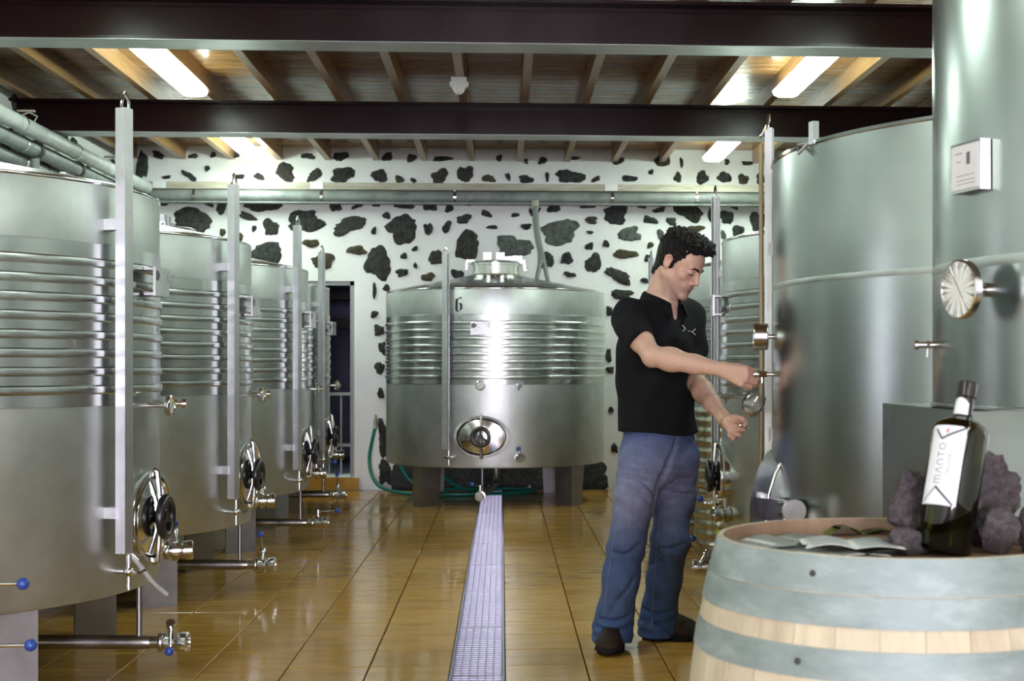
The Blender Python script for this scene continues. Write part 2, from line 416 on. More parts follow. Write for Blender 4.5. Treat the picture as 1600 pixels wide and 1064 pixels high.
# stones set in the plaster, each one a part of its wall
def stone(parent, origin, U, V, Nn, w, h, ang, mat_, seed, depth=.022):
    r_ = random.Random(seed); n = 28; mb = MB(); vv = []; ff = []
    k1, k2, k3 = r_.uniform(0, 6.3), r_.uniform(0, 6.3), r_.uniform(0, 6.3)
    ca, sa = math.cos(ang), math.sin(ang)
    sq = r_.uniform(2.2, 3.6)
    outl = []
    for i in range(n):
        t = 2 * math.pi * i / n
        rr = (abs(math.cos(t)) ** sq + abs(math.sin(t)) ** sq) ** (-1 / sq)
        rr *= 1 + .13 * math.sin(2 * t + k1) + .11 * math.sin(3 * t + k2) + .05 * math.sin(5 * t + k3) + r_.uniform(-.10, .10)
        x, y = rr * math.cos(t) * w / 2 * .95, rr * math.sin(t) * h / 2 * .95
        outl.append((x * ca - y * sa, x * sa + y * ca))
    rings = [(1.0, -.02), (1.0, depth * .15), (.88, depth * .7), (.55, depth)]
    for k, (s_, z) in enumerate(rings):
        for i, (x, y) in enumerate(outl):
            zz = z + (r_.uniform(-.3, .3) * depth if k >= 2 else 0)
            vv.append(origin + U * (x * s_) + V * (y * s_) + Nn * zz)
    vv.append(origin + Nn * depth * r_.uniform(.7, 1.1))
    for k in range(len(rings) - 1):
        for i in range(n):
            j = (i + 1) % n; ff.append((k * n + i, k * n + j, (k + 1) * n + j, (k + 1) * n + i))
    for i in range(n): ff.append(((len(rings) - 1) * n + i, (len(rings) - 1) * n + (i + 1) % n, len(vv) - 1))
    mb.add(vv, ff)
    return mb.build('stone', mat_, parent, smooth=60)
# centre x, y, width, height in photograph pixels, tilt in degrees, kind
ST = '''222 259 18 46 0;247 242 20 11 -15;302 244 14 8 0;333 242 9 9 0;368 241 17 11 0;324 263 9 8 20;260 277 16 5 10;296 275 26 10 -35;373 276 19 8 0;405 276 16 11 -20
251 318 27 9 0;299 348 64 46 -6;324 317 21 9 -15;346 325 15 23 0;411 321 56 20 0;387 338 29 11 -25;252 345 9 12 0;348 363 9 14 0 b;376 370 9 12 0 b;397 357 8 9 0;423 355 25 25 0;415 398 50 38 0
481 244 22 9 0;532 244 25 15 0;605 245 17 13 0;643 247 17 12 0;446 269 31 27 -20;492 274 27 16 28;536 273 40 24 4;593 275 25 20 15;624 280 14 11 0 b;646 282 10 8 -30;524 323 17 15 10;557 323 19 6 22
587 319 14 8 0;631 320 35 12 0;477 346 56 33 8 b2;546 352 50 27 12;604 337 12 12 -20;584 361 8 12 0;629 358 50 41 25;486 380 27 13 8 b;557 391 32 14 4 b;505 408 37 23 0 b;591 411 42 48 -25
648 389 12 7 22;631 400 10 11 0;628 426 21 12 12;649 415 6 10 0;691 248 30 9 0;780 247 11 10 0;822 252 7 8 0;848 251 14 11 0;687 276 26 21 20;727 272 24 27 0;763 279 22 11 0 b;794 276 8 13 10
822 280 25 12 0;855 276 7 15 0;672 323 21 14 10;702 326 12 13 0;730 319 12 5 0;725 342 23 15 8;760 334 18 10 -10;805 336 13 7 0;835 330 18 15 0;865 325 20 16 10;669 358 13 20 8;698 355 13 20 -25
769 355 17 7 0;822 354 20 9 0;730 384 41 44 -8;803 385 54 34 -5 g;682 403 22 26 20;855 407 25 23 10;715 429 20 16 0;669 433 22 14 0 b;879 406 5 12 0;895 247 22 6 -5;966 251 20 12 0;1036 250 24 24 0
1065 254 6 15 0;891 276 46 21 0;931 280 15 8 22;983 279 23 11 -4;1017 269 9 8 0;1059 277 11 17 -22;918 322 22 8 5;962 335 40 29 0;1003 322 15 8 5;1030 328 20 9 8;924 344 21 11 -5;1016 344 22 12 -8
1049 346 17 12 0;874 363 64 36 10 g;922 363 11 5 0;983 366 37 22 12 g;1032 366 11 16 0 g;921 385 13 12 0;947 381 10 12 -10;977 397 40 15 -5 b;1016 383 10 10 0 b;886 404 20 18 15;927 412 27 29 25
890 429 20 9 -5;966 431 42 20 -20;1012 403 10 11 0;1007 438 13 8 0;1075 331 45 25 -20;1135 339 25 21 0;1111 336 9 27 0;1146 322 17 8 -15;1183 346 24 34 -12;1153 360 18 18 0;1130 367 9 14 0 g
1088 357 27 10 -5 b;1097 278 22 18 35;1132 277 23 17 -30;1161 280 16 18 -10;1188 279 14 17 0;1136 253 9 9 0;1168 255 17 7 0;585 454 7 25 0;604 450 10 12 -20;585 491 11 12 0;592 516 18 16 0
599 545 14 23 10;593 575 16 20 -25;595 615 11 16 20;599 686 16 58 0;601 738 21 34 0;971 460 36 15 -5;952 486 9 18 0;951 556 10 20 0;953 578 12 11 0;955 640 8 10 0;632 746 60 46 0;682 742 80 48 0;740 746 84 44 4
800 742 84 48 -4;860 746 80 44 0;922 744 66 46 0;960 700 10 16 0;640 740 22 20 0;1000 690 26 20 0;1040 620 22 16 0'''
kinds = {'b': M['stone_brown'], 'g': M['stone_grey']}
i = 0
for it in ST.replace('\n', ';').split(';'):
    p = it.split(); px, py, w, h, an = [float(q) for q in p[:5]]
    mt = kinds.get(p[5], M['stone']) if len(p) > 5 else M['stone']
    d0 = 13.5
    for _ in range(3):
        q = at(px, py, d0); d0 *= YB / q.y
    q = at(px, py, d0)
    stone(wall_back, Vector((q.x, YB, q.z)), Vector((1, 0, 0)), Vector((0, 0, 1)), Vector((0, -1, 0)), w * d0 / FPX, h * d0 / FPX, R(an), mt, 100 + i); i += 1
rr = random.Random(8)
for k in range(95):
    y = rr.uniform(8.2, 13.4); z = rr.uniform(1.75, 3.12)
    w = rr.uniform(.06, .24); h = w * rr.uniform(.45, 1.0)
    stone(wall_left, Vector((XL, y, z)), Vector((0, -1, 0)), Vector((0, 0, 1)), Vector((1, 0, 0)), w, h, rr.uniform(-.5, .5), rr.choice([M['stone'], M['stone'], M['stone_brown']]), 900 + k)

# --- ceiling: planks on joists, on two wide-flange steel beams
cl = MB(); cl.box(((XL + XR) / 2, (YF + YB) / 2, ZC + .10), (XR - XL + .6, YB - YF + .6, .14)); ceiling = tag(cl.build('ceiling', M['darkwood'], smooth=0), kind='structure')
PW = .142
pm = MB()
pl = XR - XL
for y0, y1, zz in ((-PW / 2 + .002, PW / 2 - .002, 0.0),):
    pm.add([(-pl / 2, y0, .03), (pl / 2, y0, .03), (pl / 2, y0, .004), (-pl / 2, y0, .004), (-pl / 2, y0 + .004, 0), (pl / 2, y0 + .004, 0), (pl / 2, y1 - .004, 0), (-pl / 2, y1 - .004, 0), (-pl / 2, y1, .004), (pl / 2, y1, .004), (pl / 2, y1, .03), (-pl / 2, y1, .03)],
           [(0, 1, 2, 3), (3, 2, 5, 4), (4, 5, 6, 7), (7, 6, 9, 8), (8, 9, 10, 11)])
pme = pm.mesh('ceiling_plank', M['plank'], 0)
y = YB - PW / 2
while y > YF:
    link(pme, 'ceiling_plank', ceiling, ((XL + XR) / 2, y, ZC), (0, 0, 0)); y -= PW
JW, JH = .056, .125
jm = MB(); jm.box((0, 0, 0), (JW, YB - YF, JH)); jme = jm.mesh('ceiling_joist', M['joist'], 0)
for k in range(-7, 9):
    link(jme, 'ceiling_joist', ceiling, (-.285 + .4565 * k, (YF + YB) / 2, ZC - JH / 2))
def beam(y, label):
    b = empty('steel_beam', ((XL + XR) / 2, y + .12, 2.905), 0, label, 'beam', 'wide-flange ceiling beams')
    L2 = (XR - XL) + .5
    MB().box((0, 0, .12), (L2, .012, .20)).build('web', M['beam'], b, 0)
    mbf = MB(); mbf.box((0, 0, .231), (L2, .24, .018)); mbf.build('top_flange', M['beam'], b, 0)
    mbf = MB(); mbf.box((0, 0, .0105), (L2, .24, .017)); lf = mbf.build('bottom_flange', M['beam'], b, 0)
    mbf = MB(); mbf.box((0, 0, .001), (L2, .236, .002)); mbf.build('flange_underside', M['flange'], lf, 0)
    mbf = MB()
    for s_ in (-1, 1): mbf.box((0, s_ * .012, .028), (L2, .014, .02)); mbf.box((0, s_ * .012, .212), (L2, .014, .02))
    mbf.build('fillet', M['beam'], b, 0)
beam(7.575, 'dark maroon wide-flange steel beam across the top of the picture, nearest')
beam(10.55, 'dark maroon wide-flange steel beam nearer the stone wall')

# --- fluorescent ceiling lamps
def lamp_proto():
    r0 = empty('ceiling_lamp', (0, 0, 3.145), 0, 'x', 'lamp', 'fluorescent ceiling lamps')
    MB().box((0, 0, -.010), (.11, 1.5, .02)).build('housing', M['lampbody'], r0, 0)
    d = MB(); prof = [(-.095, -.022), (-.082, -.05), (-.05, -.064), (.05, -.064), (.082, -.05), (.095, -.022)]
    n = len(prof)
    for yy, k in ((-.775, .8), (-.76, 1), (.76, 1), (.775, .8)): d.v += [(x * k, yy, -.022 + (z + .022) * k) for x, z in prof]
    for a in range(3):
        for q in range(n - 1): d.f.append((a * n + q, a * n + q + 1, (a + 1) * n + q + 1, (a + 1) * n + q))
        d.f.append((a * n + n - 1, a * n, (a + 1) * n, (a + 1) * n + n - 1))
    d.f.append(tuple(range(n))); d.f.append(tuple(3 * n + q for q in reversed(range(n))))
    d.build('diffuser', M['diff'], r0, 40)
    return r0
lp = lamp_proto()
spots = [(-2.17, 9.33, 'long white fluorescent lamp on the left between the two dark beams'), (2.01, 9.13, 'long white fluorescent lamp on the right between the two dark beams'),
         (-2.28, 12.46, 'white fluorescent lamp at upper left just in front of the stone wall'), (1.96, 12.26, 'white fluorescent lamp at upper right just in front of the stone wall')]
for yy in (6.15, 3.1, .1, -2.9, -5.9):
    for xx in (-2.2, 2.0):
        spots.append((xx, yy, 'white fluorescent lamp above the picture, %s side, %s row before the nearest beam' % ('left' if xx < 0 else 'right', {6.15: 'first', 3.1: 'second', .1: 'third', -2.9: 'fourth', -5.9: 'fifth'}[yy])))
for i, (x, y, lab) in enumerate(spots):
    o = lp if i == 0 else copy_tree(lp)
    o.location = (x, y, 3.143); o['label'] = lab

# small sensor under the middle joist
p = at(716, 139, 9.62)
sen = empty('ceiling_sensor', (-.292, p.y, 3.143), 0, 'small white plastic sensor box under a joist near mid ceiling', 'sensor')
MB().box((0, 0, -.035), (.105, .07, .07)).build('sensor_box', M['whitep'], sen, 0)
MB().lathe([(0, -.115), (.02, -.112), (.036, -.095), (.042, -.072), (.044, -.068)], 20).build('sensor_dome', M['whitep'], sen, 50)
mb = MB()
for s_ in (-1, 1): mb.box((s_ * .058, 0, -.045), (.012, .05, .03))
mb.build('side_tab', M['whitep'], sen, 0)
MB().tube([(.05, 0, -.02), (.062, .02, .03), (.06, .05, .09), (.055, -.6, .10)], .005, 8).build('cable', M['rubber'], sen)

# --- services: pipes along the left and back walls
def clamp(mb, c, axis, r_, wall, wl=.08):
    mb.lathe([(r_ + .001, -.012), (r_ + .006, -.012), (r_ + .006, .012), (r_ + .001, .012)], 20, c, axis, closed=True)
    mb.bar(Vector(c) + Vector(wall) * r_, Vector(c) + Vector(wall) * (r_ + wl), .012, .012)
for k, (x, z, r_, yend, mt, lab) in enumerate(((-3.30, 2.838, .056, 13.28, 'pvc', 'pale grey service pipe on the left wall, topmost of the three'), (-3.395, 2.748, .055, 13.38, 'pvc_dark', 'grey service pipe on the left wall, middle of the three'), (-3.50, 2.662, .055, 13.48, 'pvc_dark', 'grey service pipe on the left wall, lowest of the three'))):
    pr = empty('service_pipe', (x, 8.5, z), 0, lab, 'pipe', 'pipes along the left wall')
    L0 = -7.5; L1 = yend - 8.5
    MB().cyl((0, L0, 0), (0, L1, 0), r_, n=24).build('pipe', M[mt], pr)
    for yy in (1.35, 2.6, 3.9):
        mb = MB(); clamp(mb, (0, yy + .3 * k, 0), (0, 1, 0), r_, (-1, 0, 0), x - XL - r_ - .001); mb.build('pipe_clamp', M['fit'], pr)
    if k == 0:
        MB().sphere((0, L1, 0), r_ * 1.0, 20, (1, .4, 1)).build('end_cap', M['pvc'], pr)
        for yy in (1.55, 3.7):
            mb = MB(); mb.tube([(.03, yy, .05), (.05, yy, .085), (0, yy - .02, .11), (-.04, yy - .03, .09)], .006, 8); mb.box((-.02, yy - .02, .118), (.12, .025, .014)); mb.build('hook', M['rail'], pr)
    if k > 0:
        for yy in ((1.95, 2.95) if k == 1 else (2.45,)):
            mb = MB(); mb.cyl((0, yy, -r_), (0, yy, -r_ - .09), .03, n=14); mb.cyl((0, yy, -r_ - .09), (0, yy, -r_ - .14), .022, n=14); mb.cyl((0, yy, -r_ - .14), (0, yy, -r_ - .30), .03, n=14); mb.build('drop_pipe', M['hose_grey'], pr)
            mb = MB(); mb.lathe([(.0, -.03), (r_ + .012, -.03), (r_ + .012, .03), (.0, .03)], 16, (0, yy, 0), (0, 1, 0)); mb.build('collar', M['rubber'], pr)
pb = empty('wall_pipe', (.2, YB - .15, 2.78), 0, 'long grey pipe running along the back stone wall', 'pipe')
MB().cyl((-3.55, 0, 0), (3.45, 0, 0), .056, n=24).build('pipe', M['pvc_dark'], pb)
MB().box((-.05, .0, -.061), (7.0, .09, .014)).build('support_angle', M['pvc_dark'], pb, 0)
for px in (310, 505, 711, 957, 1090):
    x = at(px, 300, 13.4).x - .2
    mb = MB(); clamp(mb, (x, 0, 0), (1, 0, 0), .056, (0, 1, 0)); mb.bar((x, -.03, .05), (x, -.03, .11), .016, .01); mb.build('pipe_clamp', M['fit'], pb)
for px in (430, 850, 1085):
    x = at(px, 300, 13.4).x - .2
    MB().lathe([(.0561, -.05), (.0585, -.05), (.0585, .05), (.0561, .05)], 24, (x, 0, 0), (1, 0, 0), closed=True).build('joint_sleeve', M['pvc_dark'], pb)
rl = empty('wall_rail', (.2, YB - .16, 2.875), 0, 'cream painted rail above the pipe on the back stone wall', 'rail')
MB().box((-.05, 0, 0), (6.9, .06, .066)).build('rail_bar', M['rail'], rl, 0)
mb = MB()
for px in (258, 498, 955): mb.box((at(px, 290, 13.4).x - .2, -.005, .004), (.12, .064, .07))
mb.build('plaster_dab', M['plaster'], rl, 0)

# grey hose dropping from the back pipe and forking above the middle tank
h0 = at(836, 318, 13.25)
hs = empty('grey_hose', h0, 0, 'grey hose hanging from the wall pipe and forking behind the middle tank', 'hose')
def rel(px, py, w): return at(px, py, w) - h0
path = [rel(836, 316, 13.25), rel(837, 345, 13.22), rel(840, 370, 13.2), rel(845, 395, 13.15), rel(845, 412, 13.1)]
MB().tube(path, .029, 14).build('hose_main', M['hose_grey'], hs)
MB().tube([rel(845, 408, 13.1), rel(841, 425, 13.06), rel(836, 452, 13.0)], .021, 12).build('hose_branch', M['hose_grey'], hs)
MB().tube([rel(845, 385, 13.15), rel(851, 415, 13.1), rel(858, 448, 13.0)], .02, 12).build('hose_branch', M['hose_grey'], hs)
mb = MB(); mb.cyl(rel(836, 313, 13.25), rel(836, 327, 13.25), .035, n=16); mb.build('coupling', M['rail'], hs)

# teal hose from the wall tap to the floor behind the middle tank
h0 = at(586, 655, 13.3)
hs = empty('teal_hose', (h0.x, h0.y, 0), 0, 'teal garden hose from a wall tap curling under the middle tank', 'hose')
def relf(px, py, w):
    q = at(px, py, w); return Vector((q.x - h0.x, q.y - h0.y, q.z))
def smooth_path(pts, k=6):
    out = []; P = [pts[0]] + pts + [pts[-1]]
    for i in range(1, len(P) - 2):
        for t in range(k):
            s_ = t / k
            out.append(.5 * ((2 * P[i]) + (-P[i - 1] + P[i + 1]) * s_ + (2 * P[i - 1] - 5 * P[i] + 4 * P[i + 1] - P[i + 2]) * s_ ** 2 + (-P[i - 1] + 3 * P[i] - 3 * P[i + 1] + P[i + 2]) * s_ ** 3))
    out.append(pts[-1]); return out
hp = [relf(586, 668, 13.3), relf(580, 695, 13.25), relf(577, 720, 13.2), relf(582, 745, 13.1), relf(597, 762, 13.0), Vector((-.02 + .35, -.5, .02)), Vector((.75, -.62, .02)), Vector((1.3, -.5, .02)), Vector((1.5, -.2, .02)), Vector((1.0, -.1, .03)), Vector((.45, -.25, .05)), Vector((.24, -.22, .3)), Vector((.3, -.15, .5)), Vector((.5, -.1, .3)), Vector((.8, -.2, .05)), Vector((1.2, -.3, .04))]
MB().tube(smooth_path(hp, 8), .016, 12).build('hose', M['hose_green'], hs)
mb = MB(); mb.cyl(relf(587, 655, 13.3), relf(586, 670, 13.3), .02, n=12); mb.cyl(relf(587, 648, 13.3), relf(587, 656, 13.3), .012, n=12); mb.bar(relf(587, 657, 13.3), relf(587, 657, 13.6), .02, .02); mb.build('tap', M['rail'], hs)
# ------------------------------------------------------------------ ribbed wine tanks (front of a tank = its local -Y)
TR, TZ0, TZ1 = .957, .34, 1.82
def pol(a, r, z=0.0): return Vector((r * math.sin(R(a)), -r * math.cos(R(a)), z))
def frame_at(a):
    n = pol(a, 1.0); t = Vector((math.cos(R(a)), math.sin(R(a)), 0))
    return n, t
def ell(mb, prof, a, b, z0, n=56):
    m_ = len(prof); vv = []; ff = []
    for k in range(n):
        th = 2 * math.pi * k / n
        for s_, d in prof: vv.append((a * s_ * math.cos(th), -d, z0 + b * s_ * math.sin(th)))
    for k in range(n):
        k2 = (k + 1) % n
        for i in range(m_ - 1): ff.append((k * m_ + i, k2 * m_ + i, k2 * m_ + i + 1, k * m_ + i + 1))
    return mb.add(vv, ff)
VALVE = [(.0, -.02), (.023, -.02), (.023, .015), (.034, .017), (.036, .02), (.036, .032), (.034, .035), (.026, .037), (.026, .045), (.041, .047), (.041, .072), (.026, .074), (.026, .082), (.034, .084), (.036, .09), (.036, .102), (.039, .104), (.039, .124), (.034, .128), (.020, .128), (.018, .118), (0, .118)]
def handle_mesh(length, r=.0155):
    """lever with a blue ball; pivot at origin, lever along local +X"""
    mb = MB(); mb.cyl((0, 0, -.05), (0, 0, .018), .011, n=14); mb.cyl((0, 0, .002), (0, 0, .026), .017, n=14)
    mb.tube([(0, 0, .014), (length * .5, 0, .016), (length, 0, .02)], [.006, .005, .005], 10)
    return mb
lever_me = handle_mesh(.115).mesh('valve_lever', M['fit'])
ball_me = MB().sphere((.125, 0, .02), .0175, 18).mesh('lever_ball', M['bluep'])
def stroke(mb, pts, width, mapf, sub=4, lift=0.0):
    """flat ribbon along a 2-D polyline mapped onto a surface"""
    for i in range(len(pts) - 1):
        a = Vector(pts[i]); b = Vector(pts[i + 1]); d = (b - a)
        if d.length < 1e-9: continue
        e = d.normalized() * width * .35; a2 = a - e; b2 = b + e; nn = Vector((-d.y, d.x)).normalized() * width / 2
        vv = []
        for k in range(sub + 1):
            c = a2 + (b2 - a2) * (k / sub)
            vv += [mapf(*(c + nn)), mapf(*(c - nn))]
        mb.add(vv, [(2 * k, 2 * k + 1, 2 * k + 3, 2 * k + 2) for k in range(sub)])
def poly2(mb, pts, mapf):
    mb.add([mapf(*p) for p in pts], [tuple(range(len(pts)))])

FA = -4.0
def fr(mb):
    m_ = Matrix.Rotation(R(FA), 3, 'Z'); mb.v = [tuple(m_ @ Vector(p)) for p in mb.v]; return mb
def make_tank():
    root = empty('wine_tank', (0, 0, 0), 0, 'x', 'tank', 'ribbed stainless steel wine tanks')
    sh = MB().lathe([(0, TZ0 + .05), (.5, TZ0 + .03), (TR - .05, TZ0 + .006), (TR - .02, TZ0), (TR - .004, TZ0 + .004), (TR, TZ0 + .02), (TR, 1.02), (TR, 1.60), (TR, TZ1 - .012), (TR - .004, TZ1 - .003), (TR - .012, TZ1)], 144)
    body = sh.build('shell', M['shell'], root, 30)
    MB().lathe([(TR - .012, TZ1 - .001), (TR - .03, TZ1 + .008), (.60, 1.895), (.21, 1.975)], 96).build('roof_cone', M['roof'], root, 30)
    MB().lathe([(TR + .0005, TZ1 - .014), (TR + .004, TZ1 - .008), (TR + .0005, TZ1 - .001)], 144).build('rim_bead', M['polish'], body, 60)
    jk = MB().lathe([(TR, 1.024), (TR + .0035, 1.026), (TR + .0035, 1.598), (TR, 1.600)], 144).build('cooling_jacket', M['rib'], root, 30)
    rp = [(TR + .003, -.0170), (TR + .0098, -.0112), (TR + .0108, -.006), (TR + .0108, .006), (TR + .0098, .0112), (TR + .003, .0170)]
    rme = MB().lathe(rp, 144).mesh('cooling_rib', M['rib'], 25)
    for i in range(8): link(rme, 'cooling_rib', jk, (0, 0, 1.084 + .0637 * i))
    # neck, lid and clamps
    MB().lathe([(.205, 1.965), (.205, 2.06), (.218, 2.062), (.218, 2.078), (.205, 2.08)], 48).build('neck', M['polish'], root)
    MB().lathe([(.212, 1.972), (.218, 1.978), (.212, 1.984)], 48).build('neck_seam', M['rail'], root)
    lid = MB().lathe([(.214, 2.081), (.216, 2.092), (.19, 2.1), (.08, 2.112), (0, 2.114)], 48).build('lid', M['roof'], root)
    for a in (-78, 95, 200):
        n, t = frame_at(a); mb = MB()
        mb.bar(n * .19 + Vector((0, 0, 2.10)), n * .26 + Vector((0, 0, 2.10)), .035, .03); mb.bar(n * .25 + Vector((0, 0, 2.11)), n * .262 + Vector((0, 0, 2.02)), .03, .02); mb.sphere(n * .275 + Vector((0, 0, 2.03)), .016, 12)
        mb.build('lid_clamp', M['fit'], lid)
    mb = MB()
    for x in (-.07, .045): MB().box((x, -.02, 2.145), (.075, .03, .07)).build('lid_lug', M['chan'], lid, 0)
    mb.bar((.07, 0, 2.12), (.24, 0, 2.13), .05, .045); mb.build('lid_hinge', M['chan'], lid, 0)
    # feet
    def foot(a):
        n, t = frame_at(a * .22 if abs(a) < 90 else a); mb = MB(); th = .007; c_ = pol(a, .885)
        plan = [(-.115, -.105), (0, .05), (.142, -.10), (.142 - .005, -.10 - th), (0, .05 - th * 1.5), (-.115 + .005, -.105 - th)]
        vv = []
        for z, kl, kr in ((.0, .93, .80), (.362, 1.0, 1.0)):
            for u, v in plan: vv.append(c_ + n * v + t * (u * (kl if u < 0 else kr)) + Vector((0, 0, z)))
        mb.add(vv, [(5, 4, 1, 0), (4, 3, 2, 1), (6, 7, 10, 11), (7, 8, 9, 10)] + [(i, (i + 1) % 6, 6 + (i + 1) % 6, 6 + i) for i in range(6)])
        return mb
    for a in (-41, 48, 140, -132): foot(a).build('foot', M['leg'], root, 20)
    # level gauge: open channel with a sight tube
    n, t = frame_at(-20.5); o = n * (TR + .035)
    U = [(-.031, 0), (.016, 0), (.016, .003), (-.028, .003), (-.028, .037), (.016, .037), (.016, .040), (-.031, .040)]
    gch = MB().prism(U, .50, 2.085, (o, t, n, (0, 0, 1))).build('gauge_channel', M['chan'], root, 0)
    tb = o + t * .020 + n * .02
    MB().tube([tb + Vector((0, 0, .47)), tb + Vector((0, 0, 2.09))], .0085, 14).build('sight_tube', M['clear'], root)
    c0 = o + n * .02
    arch = [c0 + t * .020 + Vector((0, 0, 2.085)), c0 + t * .019 + Vector((0, 0, 2.108)), c0 + t * .011 + Vector((0, 0, 2.128)), c0 - t * .004 + Vector((0, 0, 2.142)), c0 - t * .013 + Vector((0, 0, 2.128)), c0 - t * .021 + Vector((0, 0, 2.105)), c0 - t * .023 + Vector((0, 0, 2.08))]
    MB().tube(arch, .0055, 10).build('tube_loop', M['polish'], gch)
    for z in (1.67, .645):
        mb = MB(); mb.box(n * (TR + .02) - t * .022 + Vector((0, 0, z)), (.05, .05, .04), R(-20.5)); mb.build('gauge_bracket', M['chan'], root, 0)
    mb = MB(); b0 = n * TR + t * .02
    mb.cyl(b0 + Vector((0, 0, .43)), b0 + n * .04 + Vector((0, 0, .43)), .011, n=14); mb.sphere(b0 + n * .055 + Vector((0, 0, .43)), .019, 14)
    mb.cyl(b0 + n * .055 + Vector((0, 0, .43)), b0 + n * .055 + Vector((0, 0, .49)), .011, n=14); mb.cyl(b0 + n * .055 + Vector((0, 0, .43)), b0 + n * .055 + Vector((0, 0, .365)), .009, n=14)
    mb.cyl(b0 + n * .055 + Vector((0, 0, .43)), b0 + n * .1 + Vector((0, 0, .43)), .007, n=10); mb.bar(b0 + n * .1 - t * .025 + Vector((0, 0, .43)), b0 + n * .1 + t * .03 + Vector((0, 0, .435)), .012, .008)
    mb.build('gauge_cock', M['fit'], root)
    # oval manway with bar and hand wheel
    mw = fr(ell(MB(), [(1.0, .85), (1.0, .962), (1.06, .966), (1.075, .975), (1.06, .984), (.955, .984), (.945, .955)], .214, .162, .6)).build('manway_frame', M['polish'], root, 40)
    door = fr(ell(MB(), [(.94, .958), (.935, .976), (.90, .984), (.86, .978), (.60, .988), (.3, .996), (.02, .998)], .214, .162, .6)).build('manway_door', M['polish'], root, 40)
    mb = MB(); mb.tube([(0, -.978, .775), (0, -.992, .768), (0, -1.000, .70), (0, -1.004, .6), (0, -1.000, .50), (0, -.992, .432), (0, -.978, .425)], [.012, .013, .011, .012, .011, .013, .012], 10); fr(mb).build('cross_bar', M['fit'], door)
    wh = MB(); pts = [(.07 * math.cos(2 * math.pi * k / 28), -1.026, .6 + .07 * math.sin(2 * math.pi * k / 28)) for k in range(28)]
    wh.tube(pts, .017, 12, closed=True); wh.cyl((0, -.99, .6), (0, -1.034, .6), .024, n=18)
    for k in range(3):
        a = R(90 + 120 * k); wh.bar((0, -1.024, .6), (.068 * math.cos(a), -1.026, .6 + .068 * math.sin(a)), .02, .018, up=(0, 1, 0))
    fr(wh).build('hand_wheel', M['blackp'], door)
    # valves
    n, t = frame_at(13.5)
    pv = MB().lathe(VALVE, 24, n * TR + Vector((0, 0, .432)), n).build('racking_valve', M['fit'], root)
    hd = link(lever_me, 'valve_lever', pv, n * (TR + .06) + Vector((0, 0, .49)), (0, 0, R(13.5) + math.pi)); link(ball_me, 'lever_ball', pv, hd.location, hd.rotation_euler)
    mb = MB(); mb.tube([(0, .05, .36), (0, .05, .19), (0, .03, .15), (0, 0, .128), (0, -.1, .125), (0, -.93, .125), (0, -.965, .125), (0, -.975, .125)], [.027, .027, .027, .027, .027, .027, .024, .022], 18); fr(mb).build('drain_pipe', M['pipe_s'], root)
    fr(MB().cyl((.0, -.925, .12), (.0, -.925, .37), .0105, n=12)).build('pipe_hanger', M['leg'], root)
    dv = fr(MB().lathe(VALVE, 24, (0, -.985, .125), (0, -1, 0))).build('drain_valve', M['fit'], root)
    hd = link(lever_me, 'valve_lever', dv, pol(FA, 1.045, .185), (0, 0, R(-90))); link(ball_me, 'lever_ball', dv, hd.location, hd.rotation_euler)
    # dial, sampling tap, name plate
    mb = MB(); mb.cyl((0, -TR, 1.018), (0, -1.03, 1.018), .008, n=12); mb.lathe([(0, 0), (.038, 0), (.040, .004), (.040, .02), (.036, .022), (.034, .018)], 28, (0, -1.03, 1.018), (0, -1, 0))
    th = fr(mb).build('thermometer', M['polish'], root)
    fr(MB().lathe([(.035, 0), (0, 0.0005)], 28, (0, -1.0475, 1.018), (0, -1, 0))).build('dial_face', M['dialface'], th)
    mb = MB(); mb.bar((-.016, -1.0488, 1.006), (.014, -1.0488, 1.03), .003, .0008, up=(0, 1, 0))
    for k in range(9):
        a = R(-210 + 30 * k); mb.bar((.026 * math.cos(a), -1.0486, 1.018 - .026 * math.sin(a)), (.031 * math.cos(a), -1.0486, 1.018 - .031 * math.sin(a)), .002, .0006, up=(0, 1, 0))
    fr(mb).build('dial_marks', M['ink'], th, 0)
    n, t = frame_at(13.5); z = Vector((0, 0, 1.018)); mb = MB()
    mb.cyl(n * TR + z, n * (TR + .045) + z, .009, n=12); mb.cyl(n * (TR + .04) + z, n * (TR + .065) + z, .017, n=14); mb.cyl(n * (TR + .065) + z, n * (TR + .085) + z, .009, n=12); mb.cyl(n * (TR + .085) + z, n * (TR + .1) + z, .019, n=14); mb.cyl(n * (TR + .055) + z, n * (TR + .055) + z - Vector((0, 0, .04)), .006, n=10)
    mb.build('sampling_tap', M['fit'], root)
    pl_ = MB(); pl_.box((0, -TR - .052, 1.483), (.165, .010, .108)); pl_.box((0, -TR - .03, 1.53), (.15, .04, .008)); pl_.box((0, -TR - .03, 1.436), (.15, .04, .008))
    np_ = fr(pl_).build('name_plate', M['chan'], root, 0)
    mb = MB(); q = -TR - .0576; f2 = lambda u, v: (u, q, 1.483 + v)
    stroke(mb, [(-.055, .042), (-.032, .024), (-.055, .002)], .005, f2, 1); poly2(mb, [(-.078, .04), (-.055, .04), (-.036, .023), (-.055, .004), (-.078, .004)], f2); fr(mb).build('plate_print', M['greyink'], np_, 0)
    mb = MB(); stroke(mb, [(.075, .042), (.054, .022), (.075, .004)], .004, f2, 1); fr(mb).build('plate_print', M['greyink'], np_, 0)
    mb = MB(); stroke(mb, [(-.02, .008), (-.016, .008)], .006, f2, 1); fr(mb).build('plate_print', M['greyink'], np_, 0)
    return root
tank0 = make_tank()
